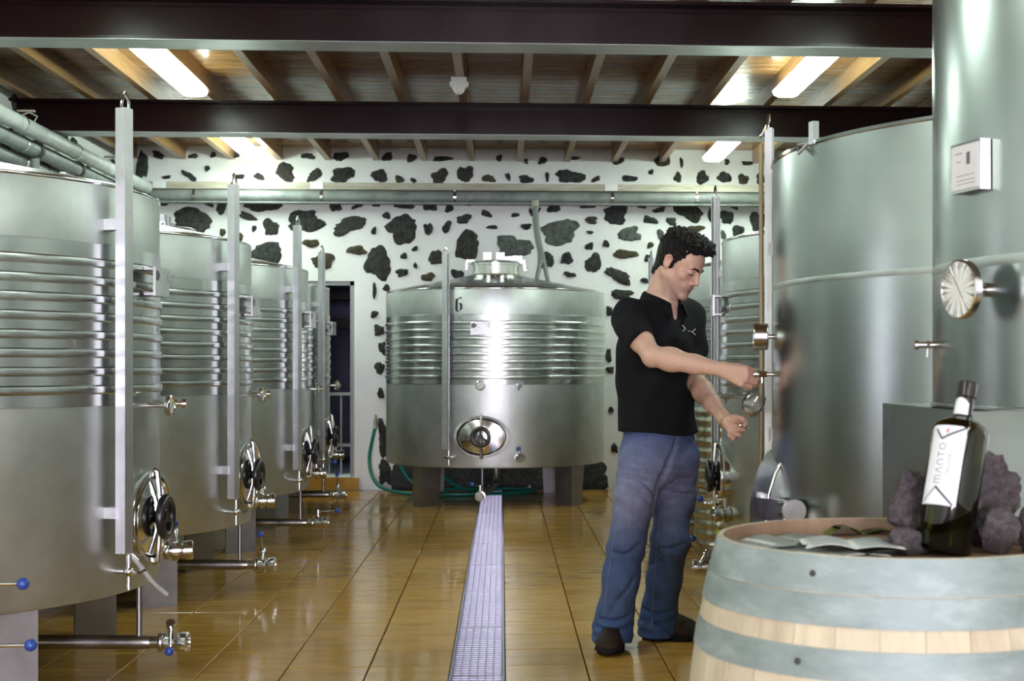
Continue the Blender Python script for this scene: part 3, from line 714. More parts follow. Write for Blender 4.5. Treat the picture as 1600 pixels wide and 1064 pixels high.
def set_levers(root, racking=None, drain=None):
    for ch in root.children:
        nm = ch.name.split('.')[0]
        for g in ch.children:
            gn = g.name.split('.')[0]
            if gn in ('valve_lever', 'lever_ball'):
                e = racking if nm == 'racking_valve' else drain
                if e is not None: g.rotation_euler = tuple(R(v) for v in e)
#  X, Y, turn, racking lever, drain lever, label
TANKS = [
 (-.055, 12.45, -2.5, (0, 0, -90), (0, -10, -120), 'ribbed stainless steel wine tank numbered 6, facing the camera before the stone wall'),
 (-2.29, 5.46, 90, (0, -20, 190), (0, 45, 190), 'ribbed stainless steel wine tank at far left, nearest and largest of the left row'),
 (-2.30, 7.56, 90, (0, -60, 180), (0, -50, 180), 'ribbed stainless steel wine tank, second of the left row behind the nearest one'),
 (-2.27, 9.58, 90, (0, 0, -90), (0, 0, -90), 'ribbed stainless steel wine tank, third of the left row'),
 (-2.38, 11.68, 90, (0, -60, 180), (0, -50, 180), 'ribbed stainless steel wine tank, last of the left row beside the doorway'),
 (2.10, 7.20, -90, (0, 0, -90), (0, -40, -60), 'ribbed stainless steel wine tank in the right row, behind the pouring man'),
 (2.14, 9.36, -90, (0, 0, 0), (0, 0, 0), 'ribbed stainless steel wine tank, middle of the right row, behind the man\'s face'),
 (2.20, 11.42, -90, (0, 0, 0), (0, 0, 0), 'ribbed stainless steel wine tank, farthest of the right row, mostly hidden by the man'),
]
tanks = []
for i, (x, y, a, rk, dr, lab) in enumerate(TANKS):
    o = tank0 if i == 0 else copy_tree(tank0)
    o.location = (x, y, 0); o.rotation_euler = (0, 0, R(a)); o['label'] = lab; tanks.append(o)
    set_levers(o, rk, dr)
# black-letter 6 painted on the middle tank
def on_tank(a0, z0, r=TR + .0012): return lambda u, v: pol(a0 + math.degrees(u / TR), r, z0 + v)
mb = MB(); f2 = on_tank(-17.2, 1.622); h = .117
S = lambda pts: [(u * h, v * h) for u, v in pts]
poly2(mb, S([(-.02, .10), (.16, .10), (.18, .80), (.0, .88)]), f2); poly2(mb, S([(.0, .10), (.13, .12), (.26, .03), (.14, -.05)]), f2)
poly2(mb, S([(.02, .84), (.14, .78), (.30, .90), (.28, .98)]), f2); poly2(mb, S([(.28, .98), (.40, .86), (.50, .93), (.40, 1.02)]), f2)
poly2(mb, S([(.33, .12), (.50, .15), (.51, .50), (.34, .58)]), f2); poly2(mb, S([(.22, .52), (.34, .62), (.50, .52), (.38, .44)]), f2); poly2(mb, S([(.24, .04), (.37, .14), (.45, .16), (.28, .0)]), f2)
tag(mb.build('painted_number', M['ink'], tanks[0], 0), 'black painted blackletter numeral 6')
# short clear drip tube under the gauge of the nearest tank
n, t = frame_at(-20); b0 = n * (TR + .05) + t * .02
MB().tube(smooth_path([b0 + Vector((0, 0, .50)), b0 + n * .03 + t * .015 + Vector((0, 0, .455)), b0 + n * .06 + t * .05 + Vector((0, 0, .39)), b0 + n * .09 + t * .10 + Vector((0, 0, .335))], 5), .009, 12).build('drip_tube', M['clear'], tanks[1])

# plainer tank at the left edge of the picture: its two valve levers reach into view
tl_ = empty('small_tank', (-2.25, 3.75, 0), 0, 'steel tank beyond the left edge, only its blue-knobbed valve levers showing', 'tank')
MB().lathe([(0, .30), (.66, .28), (.68, .30), (.68, 1.55), (.66, 1.57), (.2, 1.66), (0, 1.66)], 96).build('shell', M['shell'], tl_, 30)
for a in (45, 135, 225, 315):
    MB().cyl((.55 * math.cos(R(a)), .55 * math.sin(R(a)), 0), (.55 * math.cos(R(a)), .55 * math.sin(R(a)), .30), .03, n=14).build('foot', M['leg'], tl_)
for (px, py) in ((36, 912), (48, 1008)):
    bpos = at(px, py, 3.72) - Vector((-2.25, 3.75, 0))
    vx = bpos.x - .125
    vl = MB().lathe(VALVE, 20, (.64, bpos.y, bpos.z - .08), (1, 0, 0)).build('drain_valve', M['fit'], tl_)
    mb = MB(); mb.cyl((.70, bpos.y, bpos.z - .06), (.70, bpos.y, bpos.z + .006), .012, n=14); mb.tube([(.70, bpos.y, bpos.z - .002), (bpos.x, bpos.y, bpos.z)], .0052, 10); mb.build('valve_lever', M['fit'], vl)
    MB().sphere(bpos, .0165, 18).build('lever_ball', M['bluep'], vl)
# ------------------------------------------------------------------ large smooth tank the man draws from
AX, AY, AR = 2.22, 4.94, 1.24
ta = empty('fermentation_tank', (AX, AY, 0), 0, 'large smooth steel tank the man draws wine from, with open rim and tabs', 'tank')
ZA0, ZA1 = .30, 1.905
MB().lathe([(0, ZA0 + .04), (AR - .04, ZA0), (AR - .004, ZA0 + .006), (AR, ZA0 + .03), (AR, 1.0), (AR, ZA1), (AR - .03, ZA1 + .004), (AR - .035, ZA1 - .02), (.3, ZA1 + .0), (0, ZA1)], 180).build('shell', M['bigshell'], ta, 30)
MB().lathe([(AR, ZA1 - .008), (AR + .006, ZA1 - .004), (AR + .006, ZA1 + .006), (AR - .02, ZA1 + .007)], 180).build('rim', M['polish'], ta)
MB().lathe([(AR - .0004, 1.440), (AR + .0008, 1.446), (AR + .0010, 1.452), (AR + .0008, 1.458), (AR - .0004, 1.464)], 180).build('weld_band', M['shell'], ta, 60)
def apol(az, r, z=0.0): return Vector((r * math.cos(R(az)), r * math.sin(R(az)), z))
for az in (196, 226):
    n = apol(az, 1); t = Vector((-n.y, n.x, 0)); mb = MB()
    mb.box(n * (AR + .0) + Vector((0, 0, ZA1 + .03)), (.022, .03, .075), R(az)); tb_ = mb.build('rim_tab', M['chan'], ta, 0)
    mb = MB(); a = n * (AR + .005) + Vector((0, 0, ZA1)); mb.tube([a - t * .03, a - t * .1 + Vector((0, 0, .006)), a - t * .06 + n * .02 - Vector((0, 0, .03)), a - t * .03], .006, 8); mb.build('rim_clip', M['chan'], ta)
# vertical weld and level gauge towards the far side
GA = 158.0
n = apol(GA, 1); t = Vector((n.y, -n.x, 0)); o = n * (AR + .022)
U2 = [(-.02, 0), (.022, 0), (.022, .003), (-.017, .003), (-.017, .025), (.022, .025), (.022, .028), (-.02, .028)]
MB().prism(U2, .62, 2.09, (o, t, n, (0, 0, 1))).build('gauge_channel', M['chan'], ta, 0)
M['winetube'] = mat('wine_filled_tube', (.50, .40, .20), .22, 0, Transmission_Weight=.25)
tb = o + t * .004 + n * .047
MB().tube([tb + Vector((0, 0, .60)), tb + Vector((0, 0, 1.2)) + t * .006, tb + Vector((0, 0, 2.03))], .009, 14).build('sight_tube', M['winetube'], ta)
c0 = o + n * .018
MB().tube([c0 - t * .03 + Vector((0, 0, 2.085)), c0 - t * .012 + Vector((0, 0, 2.09)), c0 - t * .006 + Vector((0, 0, 2.125)), c0 + t * .006 + Vector((0, 0, 2.145)), c0 + t * .02 + Vector((0, 0, 2.125)), c0 + n * .03 + t * .024 + Vector((0, 0, 2.07)), c0 + t * .04 + n * .04 + Vector((0, 0, 2.065))], .006, 10).build('tube_loop', M['polish'], ta)
for z in (1.62, .9):
    MB().box(n * (AR + .015) + Vector((0, 0, z)), (.04, .04, .05), R(GA)).build('gauge_bracket', M['chan'], ta, 0)
# round thermometer seen from its side, and the tap in the man's hand
TA = 172.0
n = apol(TA, 1); t = Vector((n.y, -n.x, 0)); z = Vector((0, 0, 1.275)); mb = MB()
mb.cyl(n * AR + z, n * (AR + .03) + z, .009, n=14); mb.lathe([(0, 0), (.045, 0), (.05, .006), (.05, .05), (.047, .054), (.044, .05)], 32, n * (AR + .018) + z, n); th = mb.build('thermometer', M['fit'], ta)
MB().lathe([(.045, 0), (0, .0005)], 32, n * (AR + .069) + z, n).build('dial_face', M['dialface'], th)
z = Vector((0, 0, 1.137)); mb = MB(); A0 = AR - .01
mb.cyl(n * A0 + z, n * (AR + .025) + z, .0075, n=14); mb.cyl(n * (AR + .022) + z, n * (AR + .052) + z, .0125, n=6); mb.cyl(n * (AR + .052) + z, n * (AR + .060) + z, .008, n=14); mb.cyl(n * (AR + .060) + z, n * (AR + .070) + z, .012, n=16); mb.cyl(n * (AR + .040) + z, n * (AR + .040) + z - Vector((0, 0, .032)), .0055, n=12)
mb.build('sampling_tap', M['fit'], ta)
TAP = Vector((AX, AY, 0)) + n * (AR + .1) + z
# bottom door with its arm and knob
DA = 180.0
n = apol(DA, 1); t = Vector((n.y, -n.x, 0))
mb = MB()
prof = [(.0, .87), (.05, .845), (.085, .79), (.11, .72), (.122, .65), (.125, .50), (.0, .50)]
vv = []; k = len(prof)
for s_ in (-.02, .30):
    for r_, z_ in prof: vv.append(apol(DA, AR - .06 + r_ * .9, z_) + t * s_)
mb.add(vv, [tuple(range(k)), tuple(range(2 * k - 1, k - 1, -1))] + [(i, (i + 1) % k, k + (i + 1) % k, k + i) for i in range(k)])
mb.build('door_frame', M['bigshell'], ta, 50)
mb = MB(); mb.tube([apol(DA, AR - .06 + r_ * .9, z_) - t * .022 for r_, z_ in prof[:-1]], .006, 10); mb.build('door_edge', M['polish'], ta)
def al(px, py, w): return at(px, py, w) - Vector((AX, AY, 0))
mb = MB(); mb.bar(al(1181, 792, 5.12), al(1232, 800, 4.72), .035, .075); mb.bar(al(1186, 768, 5.1), al(1186, 790, 5.1), .05, .03); mb.build('door_arm', M['fit'], ta, 0)
kc = al(1240, 798, 4.62); mb = MB(); mb.bar(kc + Vector((-.045, .04, .018)), kc + Vector((0, .05, .018)), .02, .012); mb.bar(kc + Vector((-.045, .04, -.018)), kc + Vector((0, .05, -.018)), .02, .012); mb.cyl(kc, kc + Vector((0, .16, 0)), .009, n=14); mb.build('knob_fork', M['fit'], ta, 0)
MB().lathe([(0, 0), (.038, 0), (.040, .003), (.040, .016), (.037, .019), (.006, .019), (.005, .015), (0, .015)], 40, kc, (-.05, -1, .02)).build('knob', M['chan'], ta)
mb = MB()
for a in (150, 210, 330, 30):
    n = apol(a, 1); t = Vector((-n.y, n.x, 0))
    mb = MB(); mb.prism([(-.13, -.1), (0, 0), (.13, -.1), (.12, -.108), (0, -.01), (-.12, -.108)], 0, ZA0 + .03, (n * (AR - .02), t, n, (0, 0, 1))); mb.build('foot', M['leg'], ta, 20)

# ------------------------------------------------------------------ tall tank on box legs at the right edge
BX, BY, BR, ZB0, ZB1 = 1.635, 3.08, .65, 1.072, 2.70
tk = empty('tall_tank', (BX, BY, 0), 0, 'tall smooth steel tank on box legs cut by the right edge of the picture', 'tank')
MB().lathe([(0, ZB0 - .01), (BR - .01, ZB0), (BR + .004, ZB0 + .001), (BR + .004, ZB0 + .006), (BR, ZB0 + .008), (BR, 1.9), (BR, ZB1), (BR - .02, ZB1 + .01), (.12, ZB1 + .09), (0, ZB1 + .09)], 180).build('shell', M['bigshell'], tk, 30)
MB().lathe([(BR - .0004, 1.370), (BR + .0007, 1.376), (BR + .0009, 1.383), (BR + .0007, 1.390), (BR - .0004, 1.396)], 180).build('weld_band', M['shell'], tk, 60)
def bl(x, y): return (x - BX, y - BY)
for k, poly in enumerate((((.985, 3.60), (.985, 2.90), (1.165, 3.02), (1.30, 3.30), (1.25, 3.60)), ((2.28, 3.60), (2.02, 3.60), (1.97, 3.30), (2.10, 3.02), (2.28, 2.90)))):
    mb = MB(); mb.prism([bl(*p) for p in poly], 0, ZB0 - .003, ((0, 0, 0), (1, 0, 0), (0, 1, 0), (0, 0, 1))); lg = mb.build('box_leg', M['bigshell'], tk, 0)
    if k == 0:
        mb = MB(); mb.bar((poly[1][0] - BX + .09, poly[1][1] - BY + .055, .78), (poly[1][0] - BX + .09, poly[1][1] - BY + .055, .94), .02, .02); mb.build('leg_rib', M['chan'], lg, 0)
def bpol(az, r, z=0.0): return Vector((r * math.cos(R(az)), r * math.sin(R(az)), z))
# big dial thermometer
n = bpol(197, 1); t = Vector((n.y, -n.x, 0)); z = Vector((0, 0, CAMZ + .163)); mb = MB()
mb.cyl(n * (BR - .01) + z, n * (BR + .055) + z, .0085, n=16); mb.cyl(n * (BR - .005) + z, n * (BR + .012) + z, .015, n=16)
mb.lathe([(0, 0), (.058, 0), (.0615, .003), (.0615, .018), (.0585, .020), (.0575, .016)], 48, n * (BR + .055) + z, n); th = mb.build('thermometer', M['fit'], tk)
MB().lathe([(.058, 0), (0, .0005)], 48, n * (BR + .0715) + z, n).build('dial_face', M['dialface'], th)
mb = MB(); fo = n * (BR + .0728) + z
f2 = lambda u, v: fo + t * u + Vector((0, 0, v))
stroke(mb, [(-.015, -.02), (.02, .028)], .0022, f2, 1)
for k in range(21):
    a = R(-225 + 13.5 * k); L0 = .042 if k % 5 == 0 else .046
    stroke(mb, [(L0 * math.cos(a), -L0 * math.sin(a)), (.051 * math.cos(a), -.051 * math.sin(a))], .0013, f2, 1)
mb.build('dial_marks', M['greyink'], th, 0)
# small tap
n = bpol(172, 1); z = Vector((0, 0, CAMZ + .053)); mb = MB()
mb.cyl(n * (BR - .01) + z, n * (BR + .04) + z, .0075, n=14); mb.cyl(n * (BR + .04) + z, n * (BR + .048) + z, .011, n=14); mb.cyl(n * (BR + .014) + z, n * (BR + .022) + z, .0095, n=8); mb.cyl(n * (BR + .018) + z, n * (BR + .02) + z - Vector((0, 0, .028)), .003, n=10); mb.build('sampling_tap', M['fit'], tk)
# card holder
n = bpol(193, 1); t = Vector((n.y, -n.x, 0)); z = Vector((0, 0, 1.585)); Mz = Matrix.Rotation(R(193), 3, 'Z')
mb = MB(); mb.box(n * (BR + .012) + z, (.024, .115, .105), M=Mz); ch = mb.build('card_holder', M['polish'], tk, 0)
mb = MB(); mb.box(n * (BR + .0252) + z, (.002, .104, .094), M=Mz); mb.build('tank_card', M['paper'], ch, 0)
mb = MB(); fo = n * (BR + .0266) + z; f2 = lambda u, v: fo + t * u + Vector((0, 0, v))
for v in (-.018, -.028, -.036): stroke(mb, [(-.04, v), (.03, v)], .0012, f2, 1)
stroke(mb, [(.01, .03), (.035, .03)], .002, f2, 1); stroke(mb, [(.015, .012), (.03, .012)], .0015, f2, 1)
poly2(mb, [(-.022, .03), (-.008, .03), (-.008, .004), (-.022, .004)], f2); mb.build('card_print', M['bluecard'] if 'bluecard' in M else M['greyink'], ch, 0)

# ------------------------------------------------------------------ quilted vessel between two tanks of the right row
m = M['quilt'] = mat('dimpled_steel', (.46, .45, .36), .30, 1.0)
vq = empty('dimpled_vessel', (1.40, 8.36, 0), 0, 'small dimple-jacketed steel vessel on the floor behind the man\'s hip', 'vessel')
mb = MB(); n1_, n2_ = 120, 90; rv = .25; vv = []; ff = []
for j in range(n2_ + 1):
    z = .06 + (.92 - .06) * j / n2_
    for i in range(n1_):
        a = 2 * math.pi * i / n1_
        d = .006 * (math.sin(a * 12 + z * 52) * math.sin(a * 12 - z * 52))
        e = 1.0 if 1 < j < n2_ - 1 else .985
        vv.append(((rv + d) * e * math.cos(a), (rv + d) * e * math.sin(a), z))
for j in range(n2_):
    for i in range(n1_): ff.append((j * n1_ + i, j * n1_ + (i + 1) % n1_, (j + 1) * n1_ + (i + 1) % n1_, (j + 1) * n1_ + i))
ff.append(tuple(range(n1_ - 1, -1, -1))); ff.append(tuple(n2_ * n1_ + i for i in range(n1_)))
mb.add(vv, ff).build('jacket', M['quilt'], vq, 40)
for a in (45, 135, 225, 315): MB().cyl((.2 * math.cos(R(a)), .2 * math.sin(R(a)), 0), (.2 * math.cos(R(a)), .2 * math.sin(R(a)), .075), .022, n=12).build('foot', M['leg'], vq)
def onv(a0, z0, r=rv + .0085): return lambda u, v: ((r) * math.cos(R(a0) + u / rv), r * math.sin(R(a0) + u / rv), z0 + v)
f2 = onv(246, .30); mb = MB()
for k in range(6): mb.add([f2(-.035 + .0117 * k, -.045), f2(-.035 + .0117 * (k + 1), -.045), f2(-.035 + .0117 * (k + 1), .045), f2(-.035 + .0117 * k, .045)], [(0, 1, 2, 3)])
st = mb.build('data_label', M['paper'], vq, 0)
mb = MB(); f3 = onv(246, .30, rv + .0093)
for v in (.034, .012, .002, -.008, -.018, -.028): stroke(mb, [(-.024, v), (.024 if v < .03 else .008, v)], .0028, f3, 3)
mb.build('label_print', M['greyink'], st, 0)
M['yellowp'] = mat('yellow_sticker', (.55, .60, .05), .5)
mb = MB(); f3 = onv(236, .20); mb.add([f3(.014 * math.cos(2 * math.pi * k / 12), .026 * math.sin(2 * math.pi * k / 12)) for k in range(12)], [tuple(range(12))]); mb.build('sticker', M['yellowp'], vq, 0)
# ------------------------------------------------------------------ barrel in the right foreground
m = M['oak'] = mat('pale_oak_stave', (.62, .50, .36), .6)
n1 = noise(m, (9, 9, .7), 3.2, 6, .6, rnd=True)
oi = nodes(m)[0].new('ShaderNodeObjectInfo')
c1 = ramp(m, n1, [(.2, (.36, .30, .22)), (.5, (.55, .48, .365)), (.8, (.66, .59, .46))])
setc(m, mix(m, 1.0, c1, ramp(m, oi.outputs['Random'], [(0, (.92, .91, .90)), (1, (1.04, 1.03, 1.0))]), 'MULTIPLY')); bump(m, n1, .2, .004)
m = M['oak_in'] = mat('brown_oak_inside', (.30, .19, .12), .6)
setc(m, ramp(m, noise(m, (8, 8, 1), 3, 6, .6, rnd=True), [(.25, (.22, .13, .085)), (.75, (.40, .27, .18))]))
m = M['hoop'] = mat('galvanised_hoop', (.44, .50, .52), .6, .7)
n1 = noise(m, (1, 1, 2.5), 9, 6, .65, rnd=True)
setc(m, ramp(m, n1, [(.25, (.20, .255, .255)), (.55, (.33, .39, .40)), (.8, (.52, .58, .60))])); setr(m, n1, .58, .74); bump(m, n1, .12, .003)
KX, KY, KZ = .688, 2.47, .862
bar_ = empty('wine_barrel', (KX, KY, 0), 0, 'upright oak wine barrel with galvanised hoops in the right foreground', 'barrel')
def brad(z): return .302 + .062 * (1 - ((z - KZ / 2) / (KZ / 2)) ** 2)
NS = 30; zs = [KZ * k / 14 for k in range(14)] + [KZ - .031, KZ]
def stave(a0, a1, inner):
    mb = MB(); vv = []; sub = 3; th = .019
    for z in zs:
        r_ = brad(z); tz = th if z < KZ - .03 else .008
        for s_, rr_ in ((0, r_), (1, r_ - tz)):
            for k in range(sub + 1):
                a = a0 + (a1 - a0) * (k if not s_ else sub - k) / sub; vv.append((rr_ * math.cos(a), rr_ * math.sin(a), z))
    q = 2 * (sub + 1); ff = []
    for j in range(len(zs) - 1):
        for k in range(q): ff.append((j * q + k, j * q + (k + 1) % q, (j + 1) * q + (k + 1) % q, (j + 1) * q + k))
    ff.append(tuple(range(q - 1, -1, -1))); ff.append(tuple((len(zs) - 1) * q + k for k in range(q)))
    mb.add(vv, ff); return mb
for k in range(NS):
    g = .0012
    stave(2 * math.pi * k / NS + g, 2 * math.pi * (k + 1) / NS - g, 0).build('stave', M['oak'], bar_, 30)
mb = MB().lathe([(brad(.8) - .0195, .70), (brad(KZ - .031) - .0196, KZ - .031), (brad(KZ) - .0086, KZ - .0005)], 72); mb.build('chime_lining', M['oak_in'], bar_, 60)
ZH = KZ - .030
for k in range(6):
    w_ = .545 / 6; x0 = -.2725 + k * w_
    xs = [x0 + .001, x0 + w_ - .001]; mb = MB(); out = []
    for x in [x0 + .001 + (w_ - .002) * q / 6 for q in range(7)]: out.append((x, math.sqrt(max(.2775 ** 2 - x * x, 0))))
    poly = out + [(x, -y) for x, y in reversed(out)]
    mb.prism(poly, -.022, 0, ((0, 0, ZH), (1, 0, 0), (0, 1, 0), (0, 0, 1))); mb.build('head_board', M['oak_in'], bar_, 0)
for z0, z1 in ((KZ - .058, KZ - .001), (KZ - .108, KZ - .060), (KZ - .190, KZ - .142), (.142, .190), (.06, .108), (.004, .058)):
    pr = [(brad(z0) - .001, z0), (brad(z0) + .0022, z0), (brad((z0 + z1) / 2) + .0024, (z0 + z1) / 2), (brad(z1) + .0022, z1), (brad(z1) - .001, z1)]
    hp_ = MB().lathe(pr, 96, closed=False).build('hoop', M['hoop'], bar_, 40)
    mb = MB(); a = R(232) if z0 > KZ - .1 else R(230)
    r_ = brad((z0 + z1) / 2) + .0025
    if z0 in (KZ - .058, KZ - .190):
        mb.sphere((r_ * math.cos(a), r_ * math.sin(a), (z0 + z1) / 2), .0055, 10, (1, 1, 1)); mb.build('rivet', M['rubber'], hp_)

# leaflets lying in the barrel head
M['leaf_a'] = mat('white_leaflet', (.70, .73, .74), .4)
setc(M['leaf_a'], ramp(M['leaf_a'], noise(M['leaf_a'], (1, 1, 1), 14, 3, .5, rnd=True), [(.35, (.76, .80, .82)), (.6, (.92, .95, .95))]))
M['leaf_dark'] = mat('dark_leaflet', (.03, .035, .04), .35)
M['leaf_green'] = mat('green_vineyard_leaflet', (.15, .22, .03), .4)
setc(M['leaf_green'], ramp(M['leaf_green'], noise(M['leaf_green'], (1, 5, 1), 12, 4, .6), [(.35, (.03, .045, .01)), (.5, (.16, .24, .03)), (.68, (.45, .50, .25))]))
ZL = ZH
def leaflet(x, y, z, w, l, rz, bend, mt, label, panels=2, grp='leaflets on the barrel'):
    r0 = empty('leaflet', (KX + x, KY + y, z), R(rz), label, 'leaflet', grp)
    for k in range(panels):
        mb = MB(); vv = []; ff = []; nn = 6
        u0, u1 = -w / 2 + w * k / panels, -w / 2 + w * (k + 1) / panels
        for i in range(nn + 1):
            u = u0 + (u1 - u0) * i / nn
            zz = bend * math.sin(math.pi * i / nn) * (1 if k % 2 == 0 else .6) + .0006
            for v in (-l / 2, l / 2): vv.append((u, v, zz + (.004 * bend / .01 if v > 0 else 0) * .2))
        nb = len(vv); vv += [(p[0], p[1], p[2] + .0011) for p in vv]
        for i in range(nn):
            a = 2 * i; ff += [(a, a + 2, a + 3, a + 1), (nb + a, nb + a + 1, nb + a + 3, nb + a + 2), (a, a + 1, nb + a + 1, nb + a), (a + 2, a, nb + a, nb + a + 2), (a + 1, a + 3, nb + a + 3, nb + a + 1)]
        ff += [(2 * nn, 2 * nn + 1, nb + 2 * nn + 1, nb + 2 * nn)]
        mb.add(vv, ff).build('fold', mt, r0, 40)
    return r0
def lf(px, py, dz=0.0):
    w = (CAMZ - ZH - dz) * FPX / (py - PY0); q = at(px, py, w); return q.x - KX, q.y - KY, ZH + dz
leaflet(*lf(1205, 853), .15, .17, 40, .006, M['leaf_a'], 'pale grey folded leaflet at the left rim of the barrel head')
leaflet(*lf(1285, 864, .004), .20, .13, 6, .007, M['leaf_a'], 'white folded leaflet nearest the front rim of the barrel')
leaflet(*lf(1262, 856, .013), .035, .16, -62, .004, M['leaf_dark'], 'dark leaflet lying across the white ones on the barrel', 1)
leaflet(*lf(1330, 852, .015), .17, .12, -6, .008, M['leaf_a'], 'white opened leaflet on top, pointing at the bottle')
leaflet(*lf(1335, 832), .14, .10, 8, .016, M['leaf_green'], 'green vineyard picture leaflet at the back of the barrel head', 2)
leaflet(*lf(1245, 846, .006), .15, .13, 25, .007, M['leaf_a'], 'pale leaflet half hidden in the middle of the leaflet pile')
leaflet(*lf(1375, 862, .008), .09, .07, 14, .006, M['leaf_dark'], 'small dark leaflet at the foot of the bottle', 1)

# volcanic rocks
m = M['pumice'] = mat('purple_grey_volcanic_rock', (.16, .13, .14), .9)
n1 = noise(m, (1, 1, 1), 55, 10, .8, rnd=True)
setc(m, ramp(m, n1, [(.32, (.05, .035, .045)), (.52, (.24, .195, .22)), (.70, (.55, .49, .52))])); bump(m, n1, 1.0, .05)
def fract(v, seed):
    s_ = 0; a = 1; f = 1
    from mathutils import noise as mn
    return sum(mn.noise(Vector((v.x * f_ + seed, v.y * f_ + seed * 2, v.z * f_))) * a_ for f_, a_ in ((16, 1), (40, .55), (95, .34), (210, .2)))
def rock(name, c, sc, seed, label, rz=0):
    me = bpy.data.meshes.new(name); bm = bmesh.new(); bmesh.ops.create_icosphere(bm, subdivisions=5, radius=1.0)
    for v in bm.verts:
        d = v.co.normalized(); p = Vector((d.x * sc[0], d.y * sc[1], d.z * sc[2]))
        k = 1 + .36 * fract(p, seed); p *= max(k, .4)
        v.co = p
    bm.to_mesh(me); bm.free(); me.materials.append(M['pumice']); me.polygons.foreach_set('use_smooth', [True] * len(me.polygons))
    zmin = min(v.co.z for v in me.vertices)
    o = link(me, name, None, (c[0], c[1], c[2] - zmin - .004), (0, 0, R(rz)))
    return tag(o, label, 'rock', 'volcanic rocks on the barrel')
rock('volcanic_rock', (KX + .075, KY + .085, ZH), (.05, .05, .06), 3.1, 'rough purple-grey volcanic rock left of the bottle on the barrel')
rock('volcanic_rock', (KX + .195, KY + .10, ZH), (.06, .06, .085), 8.7, 'largest purple-grey volcanic rock right of the bottle on the barrel')
rock('volcanic_rock', (KX + .19, KY - .03, ZH), (.035, .035, .04), 5.2, 'small volcanic rock in front of the largest one, right of the bottle')
rock('volcanic_rock', (KX + .03, KY - .02, ZH), (.036, .03, .022), 6.4, 'flat low volcanic rock just left of the bottle base')
rock('volcanic_rock', (KX + .245, KY - .01, ZH), (.014, .025, .045), 2.4, 'dark volcanic rock at the right rim of the barrel, cut by the picture edge')

# wine bottle leaning on the rocks
m = M['bottle'] = mat('dark_olive_glass', (.085, .082, .008), .03, 0, Transmission_Weight=1.0, IOR=1.48)
M['winefill'] = mat('dark_wine', (.003, .003, .002), .15)
M['foil'] = mat('dark_brown_capsule', (.012, .007, .005), .22)
W0 = 2.46
def bw(px, py, w=W0): return at(px, py, w)
b0 = bw(1471, 866, 2.47); b0.z = ZH + .001; b1 = bw(1513, 598, 2.53)
axis = (b1 - b0); BL = axis.length; az = axis.normalized()
bt = empty('wine_bottle', (b0.x, b0.y, b0.z), 0, 'dark wine bottle with a white MANTO label leaning on the rocks of the barrel', 'bottle')
rq = az.to_track_quat('Z', 'Y'); bt.rotation_mode = 'QUATERNION'
# turn the label towards the camera
loc_cam = rq.inverted() @ (Vector((0, 0, CAMZ)) - b0); phi = math.atan2(loc_cam.y, loc_cam.x)
bt.rotation_quaternion = rq
kb = BL / .30; rb = .0495
prof = [(0, .006), (.03, .002), (rb - .006, 0), (rb, .007), (rb, .206), (rb - .001, .214), (rb - .006, .223), (rb - .016, .230), (.022, .2345), (.0165, .240), (.0155, .246), (.0148, .296), (0, .296)]
MB().lathe([(r_, z_ * kb) for r_, z_ in prof], 64).build('glass_body', M['bottle'], bt, 40)
MB().lathe([(r_, z_ * kb) for r_, z_ in [(.0168, .242), (.0162, .248), (.0158, .272), (.0178, .274), (.0182, .283), (.0182, .298), (.016, .300), (0, .300)]], 40).build('capsule', M['foil'], bt, 40)
MB().lathe([(0, .010 * kb), (rb - .005, .010 * kb), (rb - .005, .155 * kb), (0, .156 * kb)], 48).build('wine', M['winefill'], bt, 40)
PH = phi - .46
def onb(r): return lambda u, v: (r * math.cos(PH + u / rb), r * math.sin(PH + u / rb), v * kb)
f2 = onb(rb + .0005); mb = MB(); LW, V0, V1 = .0335, .076, .219; nn = 18
grid = []
for i in range(nn + 1):
    u = -LW + 2 * LW * i / nn
    top = V1 - .010 * (u / LW) ** 2
    grid.append((f2(u, V0), f2(u, (V0 + V1) / 2), f2(u, min(top, .2125))))
vv = [p for g_ in grid for p in g_]
mb.add(vv, [(3 * i + k, 3 * i + 3 + k, 3 * i + 4 + k, 3 * i + 1 + k) for i in range(nn) for k in range(2)])
lb = mb.build('label', M['paper'], bt, 50); lb['label'] = 'white paper label with black chevrons and the word MANTO'
f3 = onb(rb + .0011); mb = MB()
stroke(mb, [(-.022, .205), (-.008, .189)], .0034, f3, 5); stroke(mb, [(-.008, .189), (.030, .2095)], .0034, f3, 8); mb.build('label_chevron', M['navyink'], lb, 0); mb = MB()
stroke(mb, [(-.006, .106), (.027, .078)], .0036, f3, 8)
mb.build('label_chevron', M['navyink'], lb, 0)
mb = MB(); stroke(mb, [(-.006, .106), (-.029, .080)], .0022, f3, 8); mb.build('label_chevron', M['greyink'], lb, 0); mb = MB()
